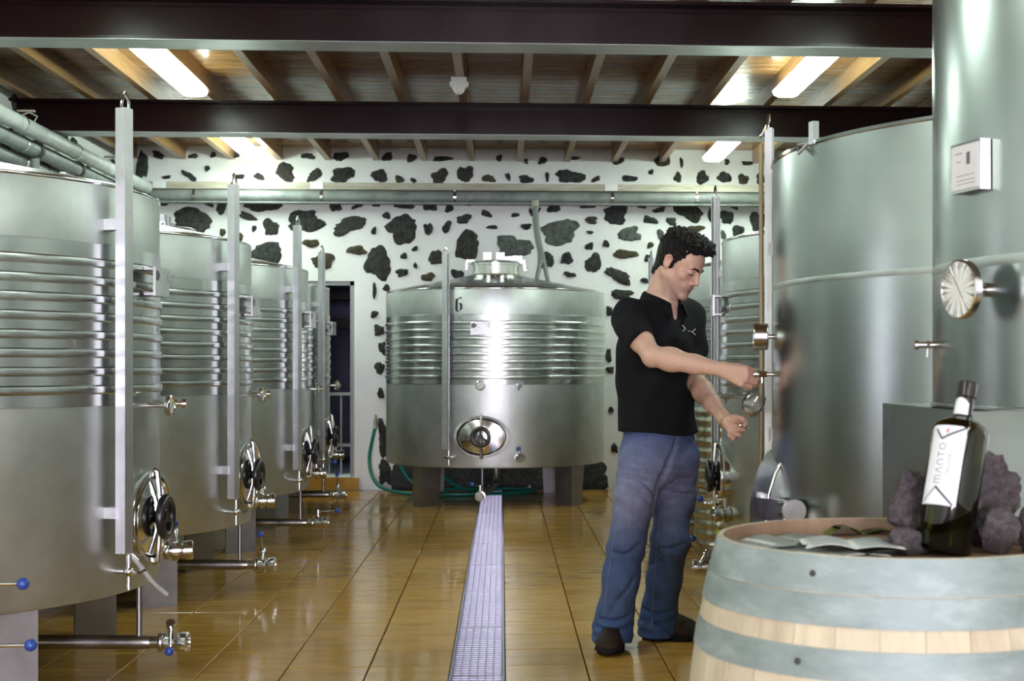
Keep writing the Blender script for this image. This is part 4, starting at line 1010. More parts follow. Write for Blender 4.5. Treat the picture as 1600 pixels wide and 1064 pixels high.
# the word runs up the label: letter height along -u, letter advance along +v
lw = .0014
def W(x, y, base=.113): return (.0015 - y * .012, base + x * .0135)
letters = [[[(0, 0), (0, 1)], [(0, 1), (.4, 1), (.45, .9), (.45, 0)], [(.45, 1), (.82, 1), (.88, .88), (.88, 0)]],
           [[(1.25, 0), (1.55, .98), (1.65, .98), (1.95, 0)]],
           [[(2.3, 0), (2.3, .7), (2.5, 1), (2.75, 1), (2.95, .7), (2.95, 0)]],
           [[(3.25, 1), (3.95, 1)], [(3.6, 1), (3.6, 0)]],
           [[(4.62 + .36 * math.cos(a), .5 + .5 * math.sin(a)) for a in [2 * math.pi * k / 12 for k in range(13)]]]]
for L_ in letters:
    for ln in L_: stroke(mb, [W(x, y) for x, y in ln], lw, f3, 2)
mb.build('label_word', M['wordink'], lb, 0)
mb = MB(); poly2(mb, [(-.001, .201), (.001, .197), (.003, .203), (.0025, .208), (.0, .206)], f3); mb.build('label_mark', M['redink'], lb, 0)
# small second line of the label
tcu = bpy.data.curves.new('label_small_word', 'FONT'); tcu.body = 'MALVASIA'; tcu.size = .0075
to = bpy.data.objects.new('label_small_word', tcu); C.objects.link(to); bpy.context.view_layer.update()
tme = bpy.data.meshes.new_from_object(to.evaluated_get(bpy.context.evaluated_depsgraph_get()))
bpy.data.objects.remove(to)
for v in tme.vertices:
    x, y = v.co.x, v.co.y; p = f3(.0135 - y * 1.0, .128 + x * 1.05); v.co = p
tme.materials.clear(); tme.materials.append(M['wordink']); link(tme, 'label_small_word', lb)
# neck band
f4 = onb(.0); mb = MB(); nn = 10; vv = []
for i in range(nn + 1):
    a = PH - 1.1 + 2.0 * i / nn
    e = (i / nn - .5) * 2
    vv += [((.0175) * math.cos(a), .0175 * math.sin(a), .2405 * kb), (.0168 * math.cos(a), .0168 * math.sin(a), (.270 - .010 * e * e) * kb)]
mb.add(vv, [(2 * i, 2 * i + 2, 2 * i + 3, 2 * i + 1) for i in range(nn)]); mb.build('neck_label', M['paper'], bt, 50)
# ------------------------------------------------------------------ the man (shaped in a frame aligned with his view, then turned into the room)
def P(px, py, w): return np.array([(px - PX0) / FPX * w, w, CAMZ - (py - PY0) / FPX * w])
class SDF:
    def __init__(s, lo, hi, h):
        s.lo = np.array(lo, float); s.h = h
        s.n = np.ceil((np.array(hi) - s.lo) / h).astype(int) + 1
        s.d = np.full(s.n, .08, np.float32)
        s.ax = [(s.lo[i] + h * np.arange(s.n[i])).astype(np.float32) for i in range(3)]
    def loc(s, lo, hi):
        a = np.clip(((np.array(lo) - s.lo) / s.h).astype(int), 0, s.n - 1); b = np.clip(((np.array(hi) - s.lo) / s.h).astype(int) + 2, 1, s.n)
        sl = tuple(slice(a[i], b[i]) for i in range(3))
        return sl, s.ax[0][sl[0]][:, None, None], s.ax[1][sl[1]][None, :, None], s.ax[2][sl[2]][None, None, :]
    def op(s, fn, lo, hi, k=.01, sub=False):
        m_ = .03 + k
        sl, x, y, z = s.loc(np.array(lo) - m_, np.array(hi) + m_)
        if 0 in [q.stop - q.start for q in sl]: return
        b = fn(x, y, z).astype(np.float32); a = s.d[sl]
        if sub:
            h_ = np.clip(.5 - .5 * (a + b) / k, 0, 1); s.d[sl] = a * (1 - h_) + (-b) * h_ + k * h_ * (1 - h_)
        else:
            h_ = np.clip(.5 + .5 * (a - b) / k, 0, 1); s.d[sl] = a * (1 - h_) + b * h_ - k * h_ * (1 - h_)
    def cone(s, a, b, ra, rb, k=.01, sub=False):
        a = np.array(a, float); b = np.array(b, float); ba = b - a; L2 = float(ba @ ba) + 1e-12; r = max(ra, rb)
        def fn(x, y, z):
            t = np.clip(((x - a[0]) * ba[0] + (y - a[1]) * ba[1] + (z - a[2]) * ba[2]) / L2, 0, 1)
            return np.sqrt((x - a[0] - t * ba[0]) ** 2 + (y - a[1] - t * ba[1]) ** 2 + (z - a[2] - t * ba[2]) ** 2) - (ra + t * (rb - ra))
        s.op(fn, np.minimum(a, b) - r, np.maximum(a, b) + r, k, sub)
    def chain(s, pts, rs, k=.01):
        for i in range(len(pts) - 1): s.cone(pts[i], pts[i + 1], rs[i], rs[i + 1], k)
    def ell(s, c, rad, B=None, k=.01, sub=False):
        """ellipsoid with axes the rows of B"""
        c = np.array(c, float); B = np.eye(3) if B is None else np.array(B); rad = np.array(rad, float)
        ext = np.sqrt(((B.T * rad) ** 2).sum(1)); mn = rad.min()
        def fn(x, y, z):
            q = 0; g = 0
            for i in range(3):
                l = (x - c[0]) * B[i, 0] + (y - c[1]) * B[i, 1] + (z - c[2]) * B[i, 2]
                q = q + (l / rad[i]) ** 2; g = g + (l / rad[i] ** 2) ** 2
            k0 = np.sqrt(q); k1 = np.sqrt(g) + 1e-9
            return np.where(k0 < .3, (k0 - 1) * mn, k0 * (k0 - 1) / k1)
        s.op(fn, c - ext, c + ext, k, sub)
    def mesh(s):
        d = s.d; neg = d < 0
        c = np.zeros([q - 1 for q in s.n], np.uint8)
        for i in (0, 1):
            for j in (0, 1):
                for k in (0, 1): c += neg[i:s.n[0] - 1 + i, j:s.n[1] - 1 + j, k:s.n[2] - 1 + k]
        cells = np.argwhere((c > 0) & (c < 8)); nv = len(cells)
        idx = np.full(c.shape, -1, np.int32); idx[tuple(cells.T)] = np.arange(nv)
        acc = np.zeros((nv, 3)); cnt = np.zeros(nv)
        cor = [(i, j, k) for i in (0, 1) for j in (0, 1) for k in (0, 1)]
        val = {q: d[cells[:, 0] + q[0], cells[:, 1] + q[1], cells[:, 2] + q[2]].astype(float) for q in cor}
        for a in cor:
            for ax in range(3):
                if a[ax]: continue
                b = list(a); b[ax] = 1; b = tuple(b); va, vb = val[a], val[b]
                m_ = (va < 0) != (vb < 0); t = np.where(m_, va / np.where(m_, va - vb, 1), 0)
                p = np.array(a, float)[None] + np.zeros((nv, 3)); p[:, ax] += t
                acc[m_] += p[m_]; cnt[m_] += 1
        V = s.lo + s.h * (cells + acc / cnt[:, None]); F = []
        for ax in range(3):
            sh = [slice(None)] * 3; sh2 = [slice(None)] * 3; sh[ax] = slice(0, -1); sh2[ax] = slice(1, None)
            A = neg[tuple(sh)]; Bn = neg[tuple(sh2)]; e = np.argwhere(A != Bn); fl = A[tuple(e.T)]
            u, v = (ax + 1) % 3, (ax + 2) % 3
            ok = (e[:, u] > 0) & (e[:, v] > 0) & (e[:, u] < s.n[u] - 1) & (e[:, v] < s.n[v] - 1); e = e[ok]; fl = fl[ok]
            def g(du, dv):
                q = e.copy(); q[:, u] += du; q[:, v] += dv; return idx[tuple(q.T)]
            quad = np.stack([g(-1, -1), g(0, -1), g(0, 0), g(-1, 0)], 1); quad[~fl] = quad[~fl][:, ::-1]; F.append(quad)
        return V, np.concatenate(F)
def wob(x, y, z, f, seed=0.0):
    return np.sin(x * f + 1.3 * np.sin(y * f * .7 + seed)) * np.cos(z * f * .9 + seed + .8 * np.sin(x * f * .6)) + .5 * np.sin(y * f * 1.7 + z * f * 1.3 + seed * 2)
MAN0 = P(1000, 1010, 5.85); MAN0[2] = 0
man = empty('person', (MAN0[0] * cs + MAN0[1] * sn, -MAN0[0] * sn + MAN0[1] * cs, 0), -PSI, 'man in a black polo shirt and blue jeans holding a glass under the tank tap', 'person')
def np_obj(name, V, F, mats, parent, smooth=True):
    me = bpy.data.meshes.new(name); V = V - MAN0
    me.vertices.add(len(V)); me.vertices.foreach_set('co', V.astype(np.float32).ravel())
    me.loops.add(F.size); me.loops.foreach_set('vertex_index', F.ravel().astype(np.int32))
    me.polygons.add(len(F)); me.polygons.foreach_set('loop_start', np.arange(0, F.size, 4, dtype=np.int32)); me.polygons.foreach_set('loop_total', np.full(len(F), 4, np.int32))
    me.update(calc_edges=True); me.validate()
    me.polygons.foreach_set('use_smooth', np.ones(len(me.polygons), bool)); me.materials.append(mats)
    return link(me, name, parent)
def relax(V, F, it=1, lam=.5):
    E = np.concatenate([F[:, [0, 1]], F[:, [1, 2]], F[:, [2, 3]], F[:, [3, 0]]])
    for _ in range(it):
        S = np.zeros_like(V); n_ = np.zeros(len(V))
        for i in range(3): S[:, i] = np.bincount(E[:, 0], V[E[:, 1], i], len(V)) + np.bincount(E[:, 1], V[E[:, 0], i], len(V))
        n_ = np.bincount(E[:, 0], None, len(V)) + np.bincount(E[:, 1], None, len(V))
        V = V + lam * (S / n_[:, None] - V)
    return V
def vcol(o, name, col):
    at_ = o.data.color_attributes.new(name, 'FLOAT_COLOR', 'POINT'); c = np.ones((len(col), 4), np.float32); c[:, :3] = col; at_.data.foreach_set('color', c.ravel())
def colmat(m, name):
    N, L, b = nodes(m); a = N.new('ShaderNodeVertexColor'); a.layer_name = name; return a.outputs[0]

# joints
shR, elR, wrR = P(979, 498, 5.66), P(1019, 556, 5.42), P(1130, 578, 5.24)
shL, elL, wrL = P(1076, 494, 5.92), P(1088, 598, 5.82), P(1131, 653, 5.53)
hc = P(1062, 412, 5.74); nb = P(1030, 474, 5.80)
ya, pa = R(58), R(32)
fh = np.array([math.sin(ya), -math.cos(ya), 0]); up_ = np.array([0, 0, 1.0])
hF = math.cos(pa) * fh - math.sin(pa) * up_; hU = math.sin(pa) * fh + math.cos(pa) * up_; hR = np.cross(hF, hU)
HB = np.array([hR, hF, hU])
def H(r, f, u): return hc + hR * r + hF * f + hU * u
tl = shL - shR; tl[2] = 0; tl /= np.linalg.norm(tl); tf = np.array([tl[1], -tl[0], 0.0]); TB = np.array([tl, tf, up_])   # across, chest forward, up

# ---- body: head, neck, torso, arms and hands in one continuous skin
g = SDF((.16, 4.96, .80), (.78, 6.12, 1.75), .0034)
g.ell(H(0, -.018, .035), (.0745, .094, .083), HB)
g.ell(H(0, .040, .035), (.062, .052, .060), HB, .02)
g.ell(H(0, .036, -.040), (.056, .058, .072), HB, .02)
for s_ in (-1, 1):
    g.cone(H(s_ * .050, -.002, -.055), H(s_ * .012, .076, -.103), .020, .016, .02)
    g.ell(H(s_ * .043, .057, -.020), (.023, .024, .022), HB, .016)
    g.cone(H(s_ * .012, .090, .023), H(s_ * .044, .076, .022), .0085, .008, .008)
    g.ell(H(s_ * .031, .101, .001), (.016, .014, .0115), HB, .008, True)
    g.ell(H(s_ * .031, .0755, .001), (.0155, .0145, .0125), HB, .004)
    g.ell(H(s_ * .0125, .100, -.036), (.0085, .010, .008), HB, .005)
    g.ell(H(s_ * .077, -.016, -.004), (.0085, .0175, .031), np.array([hR, math.cos(.25) * hF - s_ * .0 * hR + math.sin(.25) * hU, math.cos(.25) * hU - math.sin(.25) * hF]), .006)
    g.ell(H(s_ * .0875, -.012, .000), (.0085, .0095, .017), HB, .004, True)
    g.cone(H(s_ * .082, -.030, .012), H(s_ * .083, -.010, .026), .0045, .0045, .004)
    g.ell(H(s_ * .016, .082, -.060), (.020, .012, .018), HB, .022)
g.cone(H(0, .085, .016), H(0, .112, -.030), .0085, .0105, .009)
g.ell(H(0, .084, -.104), (.021, .016, .017), HB, .014)
g.cone(H(-.016, .090, -.066), H(.016, .090, -.066), .0075, .0075, .006); g.cone(H(0, .095, -.0655), H(0, .096, -.0655), .0065, .0065, .005)
g.cone(H(-.014, .089, -.079), H(.014, .089, -.079), .0085, .0085, .005)
g.cone(H(-.021, .101, -.0722), H(.021, .101, -.0722), .0028, .0028, .004, True)
# neck and torso
g.cone(H(0, -.035, -.045), nb + np.array([-.005, .01, 0]), .056, .060, .02)
g.cone(H(0, -.01, -.075), nb + tf * .03, .042, .05, .02)
for s_ in (-1, 1): g.cone(H(s_ * .055, -.02, -.05), nb + tf * .065 + up_ * -.01 + tl * .012 * -s_, .013, .012, .014)
mid = (shR + shL) / 2; pel = P(1028, 685, 5.86)
g.cone(nb - up_ * .05, shR + np.array([.03, 0, -.01]), .050, .045, .03); g.cone(nb - up_ * .05, shL - np.array([.03, 0, .01]), .050, .045, .03)
g.ell(mid - up_ * .11 - tf * .005, (.135, .082, .15), TB, .04); g.ell((mid + pel) / 2, (.130, .08, .22), TB, .04); g.ell(pel, (.140, .09, .10), TB, .04)
g.cone(nb + tf * .03 - up_ * .02, nb + tf * .062 - up_ * .10, .045, .03, .03)
# arms
def arm(sh, el, wr, out):
    d = wr - el; g.cone(sh, sh * .4 + el * .6, .052, .046, .03); g.cone(sh * .45 + el * .55, el, .046, .038, .02)
    g.cone(el, el + d * .28, .0385, .0440, .02); g.cone(el + d * .25, el + d * .62, .0440, .0345, .02); g.cone(el + d * .6, wr, .0345, .0265, .02)
arm(shR, elR, wrR, 0); arm(shL, elL, wrL, 0)
g.ell(elR + np.array([-.002, .006, -.018]), (.022, .022, .022), None, .02)
# right hand closed on the tap: back of the hand towards the viewer
kw = 5.20
mc = [P(1166, 577, kw - .030), P(1167, 585, kw - .034), P(1164, 593, kw - .032), P(1158, 600, kw - .026)]
cc = (wrR + mc[1]) / 2
for i, m_ in enumerate(mc):
    g.cone(wrR + (np.array([0, 0, .010 - .007 * i])), m_, .019, .0125, .012)
g.ell(cc + np.array([.004, .012, -.006]), (.042, .018, .026), None, .015)
fin = [[P(1180, 583, kw - .012), P(1182, 590, kw + .016), P(1172, 592, kw + .026)], [P(1183, 591, kw - .012), P(1184, 597, kw + .018), P(1173, 598, kw + .028)],
       [P(1180, 598, kw - .010), P(1180, 602, kw + .016), P(1170, 603, kw + .026)], [P(1172, 604, kw - .006), P(1172, 606, kw + .014), P(1163, 606, kw + .022)]]
for m_, f_ in zip(mc, fin): g.chain([m_] + f_, [.0118, .0100, .0090, .0080], .0035)
g.chain([wrR + np.array([.022, .01, .012]), P(1153, 573, kw + .012), P(1168, 575.5, kw + .010), P(1182, 581, kw + .004)], [.016, .0135, .0110, .0080], .006)
# left hand, palm up, holding the foot of the glass
lw = 5.42
pal = [P(1139, 660, lw + .05), P(1150, 668, lw + .02)]
g.cone(wrL, pal[0], .026, .024, .02); g.ell(P(1144, 664, lw + .035), (.026, .030, .020), None, .014)
m4 = [P(1154, 659, lw + .015), P(1153, 666, lw + .0), P(1149, 673, lw - .008), P(1143, 679, lw - .008)]
for m_ in m4: g.cone(P(1138, 661, lw + .045), m_, .019, .0125, .012)
f4 = [[P(1164, 657, lw + .0), P(1166, 662, lw - .022), P(1161, 667, lw - .030)], [P(1163, 667, lw - .014), P(1162, 671, lw - .034), P(1154, 671, lw - .040)],
      [P(1157, 677, lw - .022), P(1155, 680, lw - .040), P(1147, 677, lw - .044)], [P(1149, 684, lw - .020), P(1146, 685, lw - .036), P(1139, 680, lw - .040)]]
for m_, f_ in zip(m4, f4): g.chain([m_] + f_, [.0115, .0100, .0090, .0080], .003)
g.chain([P(1136, 655, lw + .045), P(1148, 652, lw + .02), P(1158, 654, lw - .004), P(1164, 659, lw - .016)], [.017, .0125, .0105, .0082], .006)
V, F = g.mesh(); V = relax(V, F, 2, .4)
m = M['skin'] = mat('skin', (.55, .33, .24), .48, 0, Subsurface_Weight=.12, Subsurface_Scale=.01)
nodes(m)[2].inputs['Subsurface Radius'].default_value = (1.0, .4, .25)
body = np_obj('body', V, F, m, man)
q = V - hc; r_, f_, u_ = q @ hR, q @ hF, q @ hU
base = np.array([.67, .43, .32]); col = np.repeat(base[None], len(V), 0)
isH = (u_ > -.14) & (np.abs(r_) < .11) & (np.abs(f_) < .16) & (V[:, 2] > nb[2] - .0)
def blend(mask, c, a): 
    w_ = (mask * a)[:, None]; col[:] = col * (1 - w_) + np.array(c)[None] * w_
gs = lambda x, c, s_: np.exp(-((x - c) / s_) ** 2)
blend(isH * gs(u_, -.072, .0095) * gs(r_, 0, .022) * (f_ > .086), (.40, .15, .13), .9)
stub = isH * np.clip((-.035 - u_) / .03, 0, 1) * np.clip((f_ + .02) / .04, 0, 1) * (1 - gs(u_, -.072, .008) * (np.abs(r_) < .022))
blend(stub, (.30, .215, .175), .45)
blend(isH * gs(u_, -.02, .03) * gs(np.abs(r_), .042, .022) * (f_ > .03), (.62, .30, .22), .35)
blend(isH * gs(u_, -.004, .012) * gs(np.abs(r_), .031, .016) * (f_ > .06), (.36, .19, .14), .5)
blend(isH * gs(np.abs(r_), .082, .016) * gs(u_, 0, .04) * gs(f_, -.015, .03), (.62, .29, .22), .4)
handc = np.exp(-(np.linalg.norm(V - P(1150, 668, lw), axis=1) / .06) ** 2) + np.exp(-(np.linalg.norm(V - P(1168, 590, kw), axis=1) / .05) ** 2)
blend(np.clip(handc, 0, 1), (.62, .32, .24), .5)
vcol(body, 'tone', col)
cc_ = colmat(m, 'tone'); nz_ = noise(m, (1, 1, 1), 90, 4, .6)
setc(m, mix(m, .35, cc_, mix(m, 1.0, cc_, ramp(m, nz_, [(.3, (.82, .80, .78)), (.7, (1.12, 1.1, 1.08))]), 'MULTIPLY')))
bvh_body = BVHTree.FromPolygons([Vector(p) for p in V], F.tolist())

# brows, lash lines and hair
M['hair'] = mat('black_hair', (.006, .005, .0045), .5, 0, Specular_IOR_Level=.25)
nh = noise(M['hair'], (1, 1, 1), 120, 4, .7); setc(M['hair'], ramp(M['hair'], nh, [(.35, (.002, .0018, .0015)), (.75, (.014, .012, .010))])); bump(M['hair'], nh, .8, .01)
def on_face(r, u, lift=.0):
    o_ = H(r, .25, u); hit = bvh_body.ray_cast(Vector(o_), Vector(-hF))
    p = np.array(hit[0]) if hit[0] is not None else H(r, .09, u)
    return p + hF * lift
for s_ in (-1, 1):
    bp = [on_face(s_ * r, u, .0018) for r, u in ((.010, .0165), (.018, .0200), (.028, .0230), (.038, .0230), (.047, .0190))]
    MB().tube([Vector(p - MAN0) for p in bp], [.0036, .0046, .0044, .0036, .0018], 8).build('eyebrow', M['hair'], man, 60)
    bp = [on_face(s_ * r, u, -.0004) for r, u in ((.016, -.0055), (.024, -.0068), (.032, -.0070), (.040, -.0060), (.047, -.0038))]
    MB().tube([Vector(p - MAN0) for p in bp], [.0012, .0022, .0026, .0024, .0014], 6).build('eyelashes', M['hair'], man, 60)
g = SDF(H(0, 0, .03) - .17, H(0, 0, .03) + .175, .0026)
x, y, z = g.ax[0][:, None, None], g.ax[1][None, :, None], g.ax[2][None, None, :]
def lc(B): return (x - hc[0]) * B[0] + (y - hc[1]) * B[1] + (z - hc[2]) * B[2]
lr, lf, lu = lc(hR), lc(hF), lc(hU)
def ellf(c, rad): return (np.sqrt(((lr - c[0]) / rad[0]) ** 2 + ((lf - c[1]) / rad[1]) ** 2 + ((lu - c[2]) / rad[2]) ** 2) - 1) * min(rad)
d = ellf((0, -.020, .040), (.0800, .0995, .0905))
q_ = ellf((0, .055, .108), (.058, .052, .034)); h_ = np.clip(.5 + .5 * (d - q_) / .03, 0, 1); d = d * (1 - h_) + q_ * h_ - .03 * h_ * (1 - h_)
tt = np.clip((lu + .09) / .08, 0, 1)
q_ = np.sqrt(lr ** 2 + (lf - (-.036 - .004 * tt)) ** 2 + (lu - (-.09 + .08 * tt)) ** 2) - (.056 + .006 * tt); h_ = np.clip(.5 + .5 * (d - q_) / .02, 0, 1); d = d * (1 - h_) + q_ * h_ - .02 * h_ * (1 - h_)
q_ = ellf((0, -.01, .098), (.066, .075, .040)); h_ = np.clip(.5 + .5 * (d - q_) / .03, 0, 1); d = d * (1 - h_) + q_ * h_ - .03 * h_ * (1 - h_)
hl_u = [-.11, -.085, -.05, -.036, -.030, -.005, .018, .03, .05, .072, .088, .095]; hl_f = [-.075, -.062, -.050, -.044, .004, .012, .020, .034, .047, .066, .085, .2]
f0 = np.interp(lu.ravel(), hl_u, hl_f).reshape(lu.shape).astype(np.float32)
amp = np.clip((lu - .03) / .06, 0, 1) * .0075 + .0012
curl = wob(lr * 1.0, lf, lu, 150, .7) * .6 + wob(lf, lu, lr, 260, 2.1) * .45
d = d - amp * curl
d = np.maximum(d, (lf - f0) * .8 - .003 * curl)
d = np.maximum(d, -.088 - lu)
for s_ in (-1, 1):
    e = np.sqrt(((lr - s_ * .085) / .022) ** 2 + ((lf + .014) / .022) ** 2 + ((lu + .006) / .036) ** 2) - 1; d = np.maximum(d, -e * .02)
g.d = d.astype(np.float32)
Vh, Fh = g.mesh(); np_obj('hair', Vh, Fh, M['hair'], man)

# ---- polo shirt
def sect(zs_, cx_, cy_, a_, b_, ex=2.3):
    zs_ = np.array(zs_); o_ = np.argsort(zs_); zs_ = zs_[o_]; cx_, cy_, a_, b_ = [np.array(q)[o_] for q in (cx_, cy_, a_, b_)]
    def fn(x, y, z):
        zz = z.ravel(); ip = lambda v: np.interp(zz, zs_, v)[None, None, :].astype(np.float32)
        X, Y, A, Bb = ip(cx_), ip(cy_), ip(a_), ip(b_)
        l = np.abs((x - X) * tl[0] + (y - Y) * tl[1]) / A; f = np.abs((x - X) * tf[0] + (y - Y) * tf[1]) / Bb
        d_ = ((l ** ex + f ** ex) ** (1 / ex) - 1) * np.minimum(A, Bb)
        return np.maximum(d_, np.maximum(z - zs_[-1], zs_[0] - z))
    return fn
ZH_ = P(1028, 676, 5.86)[2]
rows = [(1031, 466, 5.80, .070, .066), (1030, 480, 5.80, .130, .085), (1028, 500, 5.80, .178, .108), (1027, 530, 5.80, .190, .126), (1026, 565, 5.81, .185, .130), (1025, 610, 5.83, .176, .126), (1027, 650, 5.85, .182, .130), (1030, 680, 5.86, .192, .136)]
pts_ = [P(r[0], r[1], r[2]) for r in rows]
g = SDF((.12, 5.30, .80), (.68, 6.22, 1.52), .005)
fn = sect([p[2] for p in pts_], [p[0] for p in pts_], [p[1] for p in pts_], [r[3] for r in rows], [r[4] for r in rows])
g.op(fn, (.15, 5.5, .82), (.65, 6.15, 1.48), .03)
g.cone(nb + np.array([-.035, -.02, -.036]), shR + np.array([.018, .01, .014]), .060, .066, .04); g.cone(nb + np.array([.035, .02, -.040]), shL + np.array([-.012, -.01, .008]), .060, .062, .04)
seR = shR + (elR - shR) * .66; seL = shL + (elL - shL) * .76
g.cone(shR, seR, .0665, .0600, .04); g.cone(shL, seL, .064, .060, .04)
def cutplane(p, n_, c, rad):
    def fn2(x, y, z):
        pl2 = -((x - p[0]) * n_[0] + (y - p[1]) * n_[1] + (z - p[2]) * n_[2])
        return np.maximum(pl2, np.sqrt((x - c[0]) ** 2 + (y - c[1]) ** 2 + (z - c[2]) ** 2) - rad)
    return fn2
for s0, e0, en in ((shR, elR, seR), (shL, elL, seL)):
    ad = (e0 - s0) / np.linalg.norm(e0 - s0)
    g.op(cutplane(en, ad, en + ad * .055, .085 if en is seR else .068), en - .1, en + .1, .004, True)
    g.cone(en - ad * .03, en + ad * .06, .0525, .0525, .004, True)
# open placket at the throat, hem and folds
vb_ = nb + tf * .105 - up_ * .085
g.cone(nb + up_ * .03 + tf * .0, nb + up_ * .05 + tf * .03, .062, .075, .01, True)
g.cone(nb + tf * .05 + up_ * .0, vb_ + tf * .02, .042, .006, .01, True)
sl, x, y, z = g.loc(g.lo, g.lo + g.h * g.n)
sag = (np.sin((x * tl[0] + y * tl[1]) * 26 + z * 9) * np.sin(z * 17 + 1.0)) * .006 + wob(x, y, z, 20, .4) * .0036 + np.sin((x * .6 - z * .9 + y * .3) * 48 + 2 * np.sin(x * 15)) * .0032 * np.clip((z - .95) / .2, 0, 1) + np.sin((x * .8 + z * .7) * 60 + y * 12) * .0028 * np.exp(-((z - 1.22) / .1) ** 2)
g.d += sag.astype(np.float32)
hem = z - (ZH_ + .010 * np.sin((x * tl[0] + y * tl[1]) * 14 + .6)); g.d = np.maximum(g.d, -hem).astype(np.float32)
V, F = g.mesh(); V = relax(V, F, 2, .4)
m = M['polo'] = mat('black_cotton_pique', (.0045, .0048, .0062), .9, 0, Specular_IOR_Level=.25)
bump(m, noise(m, (1, 1, 1), 420, 2, .5), .3, .002)
np_obj('polo_shirt', V, F, m, man)
bvh_shirt = BVHTree.FromPolygons([Vector(p) for p in V], F.tolist())
def cast(bvh, px, py, lift=.0012):
    o_ = Vector((0, 0, CAMZ)); dr = Vector(((px - PX0) / FPX, 1, (PY0 - py) / FPX)).normalized()
    h1 = bvh.ray_cast(o_, dr)
    if h1[0] is None: return None
    return h1[0] + h1[1] * lift - Vector(MAN0)
# collar: band and folded flap with open points
col_ = MB(); vv = []; ff = []; nn = 40
for i in range(nn + 1):
    a = -math.pi * .86 + 2 * math.pi * .86 * i / nn          # 0 = nape
    dirn = -tf * math.cos(a) + tl * math.sin(a)
    fr_ = abs(a) / (math.pi * .86)
    drop = -.012 - .050 * fr_ ** 2.2; sp = 1 + .10 * fr_
    c_ = nb + up_ * .022 + tf * (.008 + .016 * fr_)
    sx_ = .066 * sp
    rise = .044 - .006 * fr_
    inner = c_ + dirn * (sx_ - .002) + up_ * (drop + .0); top_ = c_ + dirn * (sx_ + .001) + up_ * (drop + rise); out1 = c_ + dirn * (sx_ + .010) + up_ * (drop + rise - .004)
    flap = c_ + dirn * (sx_ + .024 + .012 * fr_ ** 3) + up_ * (drop + rise - .036 - .026 * max(0, fr_ - .55) / .45)
    fin2 = flap - dirn * .003
    in3 = out1 - dirn * .004 - up_ * .008
    for p in (inner, top_, out1, flap, fin2, in3): vv.append(Vector(p - MAN0))
for i in range(nn):
    for k in range(5): ff.append((6 * i + k, 6 * i + 6 + k, 6 * i + 7 + k, 6 * i + 1 + k))
col_.add(vv, ff).build('collar', M['polo'], man, 60)
# small white emblem on the chest
M['whiteink'] = mat('white_embroidery', (.75, .76, .78), .6)
mb = MB(); dp = (0, 0)
def ribbon(mb, pts, bvh, w_, lift=.0015):
    q = [cast(bvh, a, b, lift) for a, b in pts]; q = [p for p in q if p is not None]
    if len(q) > 1: mb.tube(q, w_, 6)
ribbon(mb, [(1066, 508), (1068, 511), (1070.5, 514), (1068, 516), (1066, 517.5)], bvh_shirt, .0016, .002)
ribbon(mb, [(1086, 514), (1083, 517), (1081, 519), (1083.5, 521), (1086, 523)], bvh_shirt, .0013, .002); ribbon(mb, [(1074, 517), (1078, 517.8), (1082, 518.5)], bvh_shirt, .0009, .002)
mb.build('chest_emblem', M['whiteink'], man)
mb = MB()
for px, py in ((1046, 486), (1047.5, 493)):
    p = cast(bvh_shirt, px, py, .001)
    if p is not None: mb.sphere(p, .0042, 10)
mb.build('button', M['rubber'], man)

# ---- jeans
g = SDF((.02, 5.58, .0), (.72, 6.25, .93), .0055)
hipc = P(1029, 700, 5.87)
g.ell(P(1029, 682, 5.87), (.172, .122, .12), TB, .03); g.ell(P(1027, 725, 5.87), (.168, .118, .11), TB, .04)
rl_ = [(1003, 715, 5.83, .098), (992, 780, 5.80, .084), (979, 850, 5.78, .0745), (970, 905, 5.79, .0735), (962, 955, 5.82, .0735), (958, 984, 5.83, .078), (957, 997, 5.83, .081)]
ll_ = [(1058, 715, 5.92, .098), (1053, 780, 5.92, .084), (1046, 845, 5.90, .0755), (1038, 905, 5.97, .0735), (1031, 950, 6.02, .072), (1028, 976, 6.03, .078), (1027, 986, 6.03, .081)]
for L_ in (rl_, ll_): g.chain([P(*q[:3]) for q in L_], [q[3] for q in L_], .03)
g.ell(P(1060, 850, 5.86), (.035, .045, .055), None, .05)
sl, x, y, z = g.loc(g.lo, g.lo + g.h * g.n)
lo_ = np.clip((.16 - z) / .12, 0, 1); kn = np.exp(-((z - .42) / .10) ** 2)
fold = np.sin(z * 120 + 4.0 * np.sin(x * 26 + y * 13) + x * 40) * .0050 * lo_ * (.4 + .6 * np.sin(x * 31 + 1.2 + z * 20) ** 2) + np.sin(z * 70 + x * 55 + 1.5 * np.sin(y * 18)) * .0030 * kn + wob(x, y, z, 26, .2) * .0022
crease = np.exp(-((z - .62) / .12) ** 2) * np.sin(z * 85 + x * 40) * .0025
g.d += (fold + crease).astype(np.float32)
g.d = np.maximum(g.d, .030 - .018 * np.clip((y - 5.78) / .12, 0, 1) - z + .0 * x).astype(np.float32)
g.d = np.maximum(g.d, z - .915).astype(np.float32)
V, F = g.mesh()
bv = BVHTree.FromPolygons([Vector(p) for p in V], F.tolist())
def surf(px, py):
    h1 = bv.ray_cast(Vector((0, 0, CAMZ)), Vector(((px - PX0) / FPX, 1, (PY0 - py) / FPX)).normalized()); return None if h1[0] is None else np.array(h1[0])
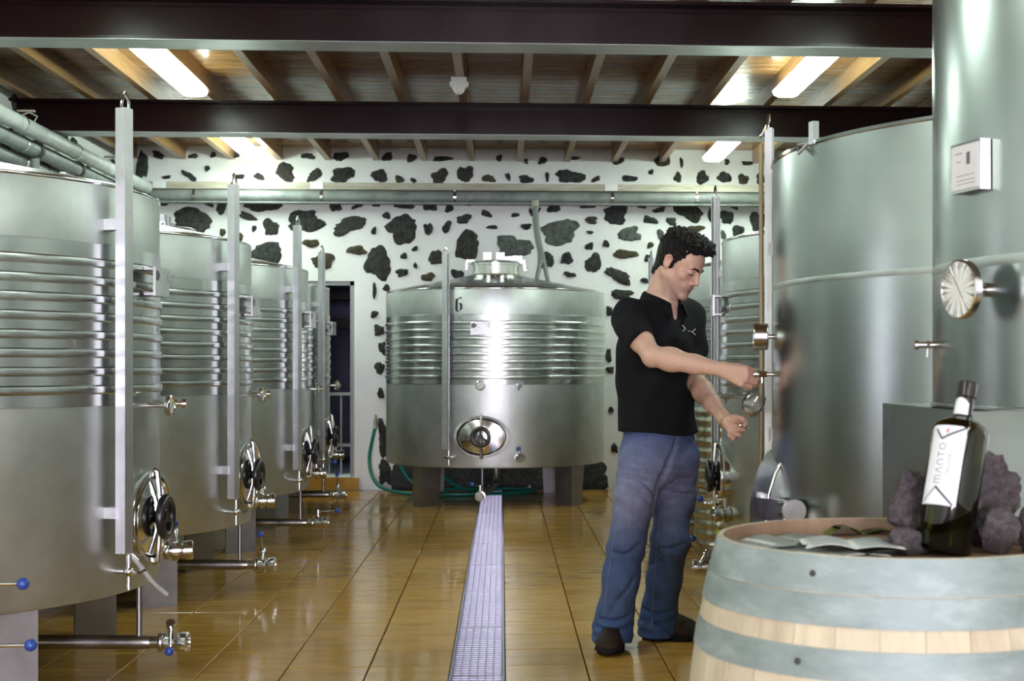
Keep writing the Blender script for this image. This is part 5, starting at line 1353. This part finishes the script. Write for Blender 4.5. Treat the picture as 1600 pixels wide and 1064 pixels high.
for pts, rad in (([(1016, 826), (1020, 800), (1026, 775), (1034, 748), (1046, 720)], .010), ([(1046, 720), (1054, 700), (1058, 682)], .004), ([(1018, 790), (1000, 772), (980, 764)], .004), ([(1024, 775), (1006, 752), (986, 742)], .004), ([(1034, 765), (1056, 750), (1080, 748)], .004), ([(1032, 782), (1055, 772), (1082, 772)], .004),
                 ([(952, 862), (975, 868), (1000, 850)], .005), ([(1012, 868), (1035, 858), (1068, 852)], .006), ([(1014, 884), (1040, 872)], .004), ([(990, 905), (965, 940), (948, 965)], .005), ([(934, 966), (960, 972), (984, 962)], .006), ([(1004, 950), (1028, 962), (1050, 956)], .006), ([(1000, 968), (1030, 975), (1054, 968)], .005), ([(930, 980), (955, 986), (986, 978)], .005)):
    for (a_, b_), (c_, d2) in zip(pts[:-1], pts[1:]):
        p, q = surf(a_, b_), surf(c_, d2)
        if p is not None and q is not None and np.linalg.norm(p - q) < .2: g.cone(p, q, rad, rad, .016, True)
V, F = g.mesh(); V = relax(V, F, 2, .4)
m = M['denim'] = mat('blue_denim', (.05, .085, .2), .8)
jeans = np_obj('jeans', V, F, m, man)
col = np.repeat(np.array([.036, .078, .205])[None], len(V), 0)
def blend2(w_, c, a):
    w_ = np.clip(w_ * a, 0, 1)[:, None]; col[:] = col * (1 - w_) + np.array(c)[None] * w_
frontw = np.clip(.55 - (V - P(1029, 700, 5.87)) @ np.array([0, 1.0, 0]) * 5, 0, 1)
blend2(np.exp(-((V[:, 2] - .64) / .17) ** 2) * frontw, (.24, .245, .38), .85)
blend2(np.exp(-((V[:, 2] - .80) / .08) ** 2) * frontw, (.19, .21, .36), .5)
blend2(np.exp(-((V[:, 2] - .25) / .12) ** 2) * frontw, (.09, .13, .27), .5)
wh_ = np.clip(np.sin(V[:, 2] * 190 + V[:, 0] * 30), 0, 1) ** 3 * np.exp(-((V[:, 2] - .70) / .08) ** 2) * frontw; blend2(wh_, (.26, .30, .44), .45)
rn = wob(V[:, 0], V[:, 1], V[:, 2], 55, .3) * .5 + wob(V[:, 2], V[:, 0], V[:, 1], 120, 1.3) * .35; col *= np.clip(1 + .16 * rn, .6, 1.5)[:, None]
vcol(jeans, 'wear', col); cc_ = colmat(m, 'wear'); nz_ = noise(m, (1, 1, .4), 300, 3, .6)
setc(m, mix(m, 1.0, cc_, ramp(m, nz_, [(.3, (.74, .74, .76)), (.7, (1.22, 1.22, 1.2))]), 'MULTIPLY')); bump(m, nz_, .3, .002)
bvh_j = BVHTree.FromPolygons([Vector(p) for p in V], F.tolist())
M['thread'] = mat('pale_stitching', (.20, .23, .33), .7)
for pts in ([(969, 690), (967, 730), (964, 780), (960, 830), (953, 880), (947, 925), (944, 960)], [(1034, 790), (1027, 840), (1023, 890), (1020, 940), (1018, 980)], [(972, 696), (990, 697), (1008, 693), (1016, 681)], [(1057, 682), (1054, 700), (1049, 720), (1044, 728)], [(1079, 682), (1083, 692), (1090, 698)]):
    dense = []
    for (a, b), (c, d_) in zip(pts[:-1], pts[1:]):
        for k in range(6): dense.append((a + (c - a) * k / 6, b + (d_ - b) * k / 6))
    mb = MB(); ribbon(mb, dense + [pts[-1]], bvh_j, .0013, .0004)
    if mb.v: mb.build('seam_stitching', M['thread'], man)

# ---- shoes
m = M['shoe'] = mat('dark_brown_shoe', (.035, .024, .02), .7, 0, Specular_IOR_Level=.2)
setc(m, ramp(m, noise(m, (1, 1, 1), 40, 4, .6), [(.3, (.012, .008, .006)), (.7, (.05, .030, .021))]))
M['sole'] = mat('black_sole', (.006, .006, .0065), .7, 0, Specular_IOR_Level=.2)
M['lace'] = mat('brown_laces', (.09, .06, .045), .7)
def shoe(heel, toe):
    d_ = toe - heel; L = np.linalg.norm(d_); d_ /= L; sdv = np.array([-d_[1], d_[0], 0]); B = np.array([d_, sdv, up_])
    f = lambda a, b, h: heel + d_ * a + sdv * b + up_ * h
    g = SDF(np.minimum(heel, toe) - .09, np.maximum(heel, toe) + np.array([.09, .09, .17]), .004)
    g.ell(f(.055, 0, .055), (.055, .040, .05), B, .02); g.ell(f(.14, 0, .050), (.09, .048, .052), B, .02); g.ell(f(L - .070, 0, .040), (.072, .055, .040), B, .025)
    g.cone(f(.05, 0, .06), f(.055, 0, .13), .042, .045, .02); g.cone(f(.12, 0, .085), f(L - .06, 0, .055), .032, .024, .025)
    zz = g.ax[2][None, None, :]; g.d = np.maximum(g.d, .022 - zz).astype(np.float32)
    V, F = g.mesh(); s0 = np_obj('shoe', V, F, M['shoe'], man)
    mb = MB(); out = []; n = 36
    for i in range(n):
        t = 2 * math.pi * i / n; a = L / 2 + (L / 2 + .004) * math.cos(t); w_ = (.056 if math.cos(t) > 0 else .044) * (abs(math.sin(t)) ** .75) * (1 if math.sin(t) > 0 else -1)
        out.append((a, w_))
    rings = [(0.0, .97), (.012, 1.0), (.026, 1.0), (.034, .95)]; vv = []
    for h, k in rings:
        for a, b in out: vv.append(Vector(f(L / 2 + (a - L / 2) * k, b * k, h + (.012 if (a > L - .05 and h < .01) else 0)) - MAN0))
    ff = [tuple(range(n - 1, -1, -1)), tuple(3 * n + i for i in range(n))]
    for r__ in range(3):
        for i in range(n): ff.append((r__ * n + i, r__ * n + (i + 1) % n, (r__ + 1) * n + (i + 1) % n, (r__ + 1) * n + i))
    mb.add(vv, ff).build('sole', M['sole'], s0, 50)
    mb = MB()
    for k in range(4):
        a = .145 + .021 * k; h = .118 - .011 * k
        mb.tube([Vector(f(a, -.026, h - .012) - MAN0), Vector(f(a + .004, 0, h) - MAN0), Vector(f(a + .008, .026, h - .012) - MAN0)], .0032, 6)
    mb.build('laces', M['lace'], s0)
    mb = MB(); n1, n2 = 24, 8; vv = []
    for j in range(n2 + 1):
        th = math.pi / 2 * j / n2
        for i in range(n1 + 1):
            ph = -math.pi / 2 + math.pi * i / n1
            vv.append(Vector(f(L - .045 + .049 * math.cos(ph) * math.cos(th), .056 * math.sin(ph) * math.cos(th), .022 + .034 * math.sin(th)) - MAN0))
    mb.add(vv, [(j * (n1 + 1) + i, j * (n1 + 1) + i + 1, (j + 1) * (n1 + 1) + i + 1, (j + 1) * (n1 + 1) + i) for j in range(n2) for i in range(n1)])
    mb.build('toe_cap', M['sole'], s0, 60)
def G(px, py): 
    w = FPX * CAMZ / (py - PY0); return np.array([(px - PX0) / FPX * w, w, 0.0])
tR = G(948, 1027); shoe(tR + np.array([.045, .285, 0]), tR); shoe(G(1004, 996), G(1097, 1001))

# ------------------------------------------------------------------ the wine glass in his left hand
M['glass'] = thin_glass('clear_glass', (.97, .98, .97), .02)
M['wine'] = thin_glass('pale_white_wine', (.93, .90, .62), .05)
g0 = at(1160, 664, 5.395); g1 = at(1186, 613, 5.36)
ax_ = (g1 - g0).normalized()
gl = empty('wine_glass', g0, 0, 'clear stemmed wine glass with a little white wine in the man\'s hand', 'glass')
gl.rotation_mode = 'QUATERNION'; gl.rotation_quaternion = ax_.to_track_quat('Z', 'Y')
st0 = .022
outer = [(.0045, 0), (.0036, .012), (.0036, st0 + .012), (.006, st0 + .018), (.019, st0 + .024), (.033, st0 + .037), (.0415, st0 + .056), (.0435, st0 + .070), (.041, st0 + .090), (.034, st0 + .114)]
inner = [(r_ - .0012, z_ + (.0012 if i < 3 else 0)) for i, (r_, z_) in enumerate(outer[4:])]
MB().lathe([(0, -.001)] + outer + inner[::-1] + [(0, st0 + .0255)], 40).build('bowl', M['glass'], gl, 50)
MB().lathe([(0, -.004), (.030, -.0035), (.031, -.002), (.006, .001), (.0045, .003), (0, .003)], 32).build('foot', M['glass'], gl, 50)
MB().lathe([(0, st0 + .0258), (.0165, st0 + .0262), (.0292, st0 + .0375), (.0300, st0 + .040), (0, st0 + .040)], 32).build('wine', M['wine'], gl, 50)
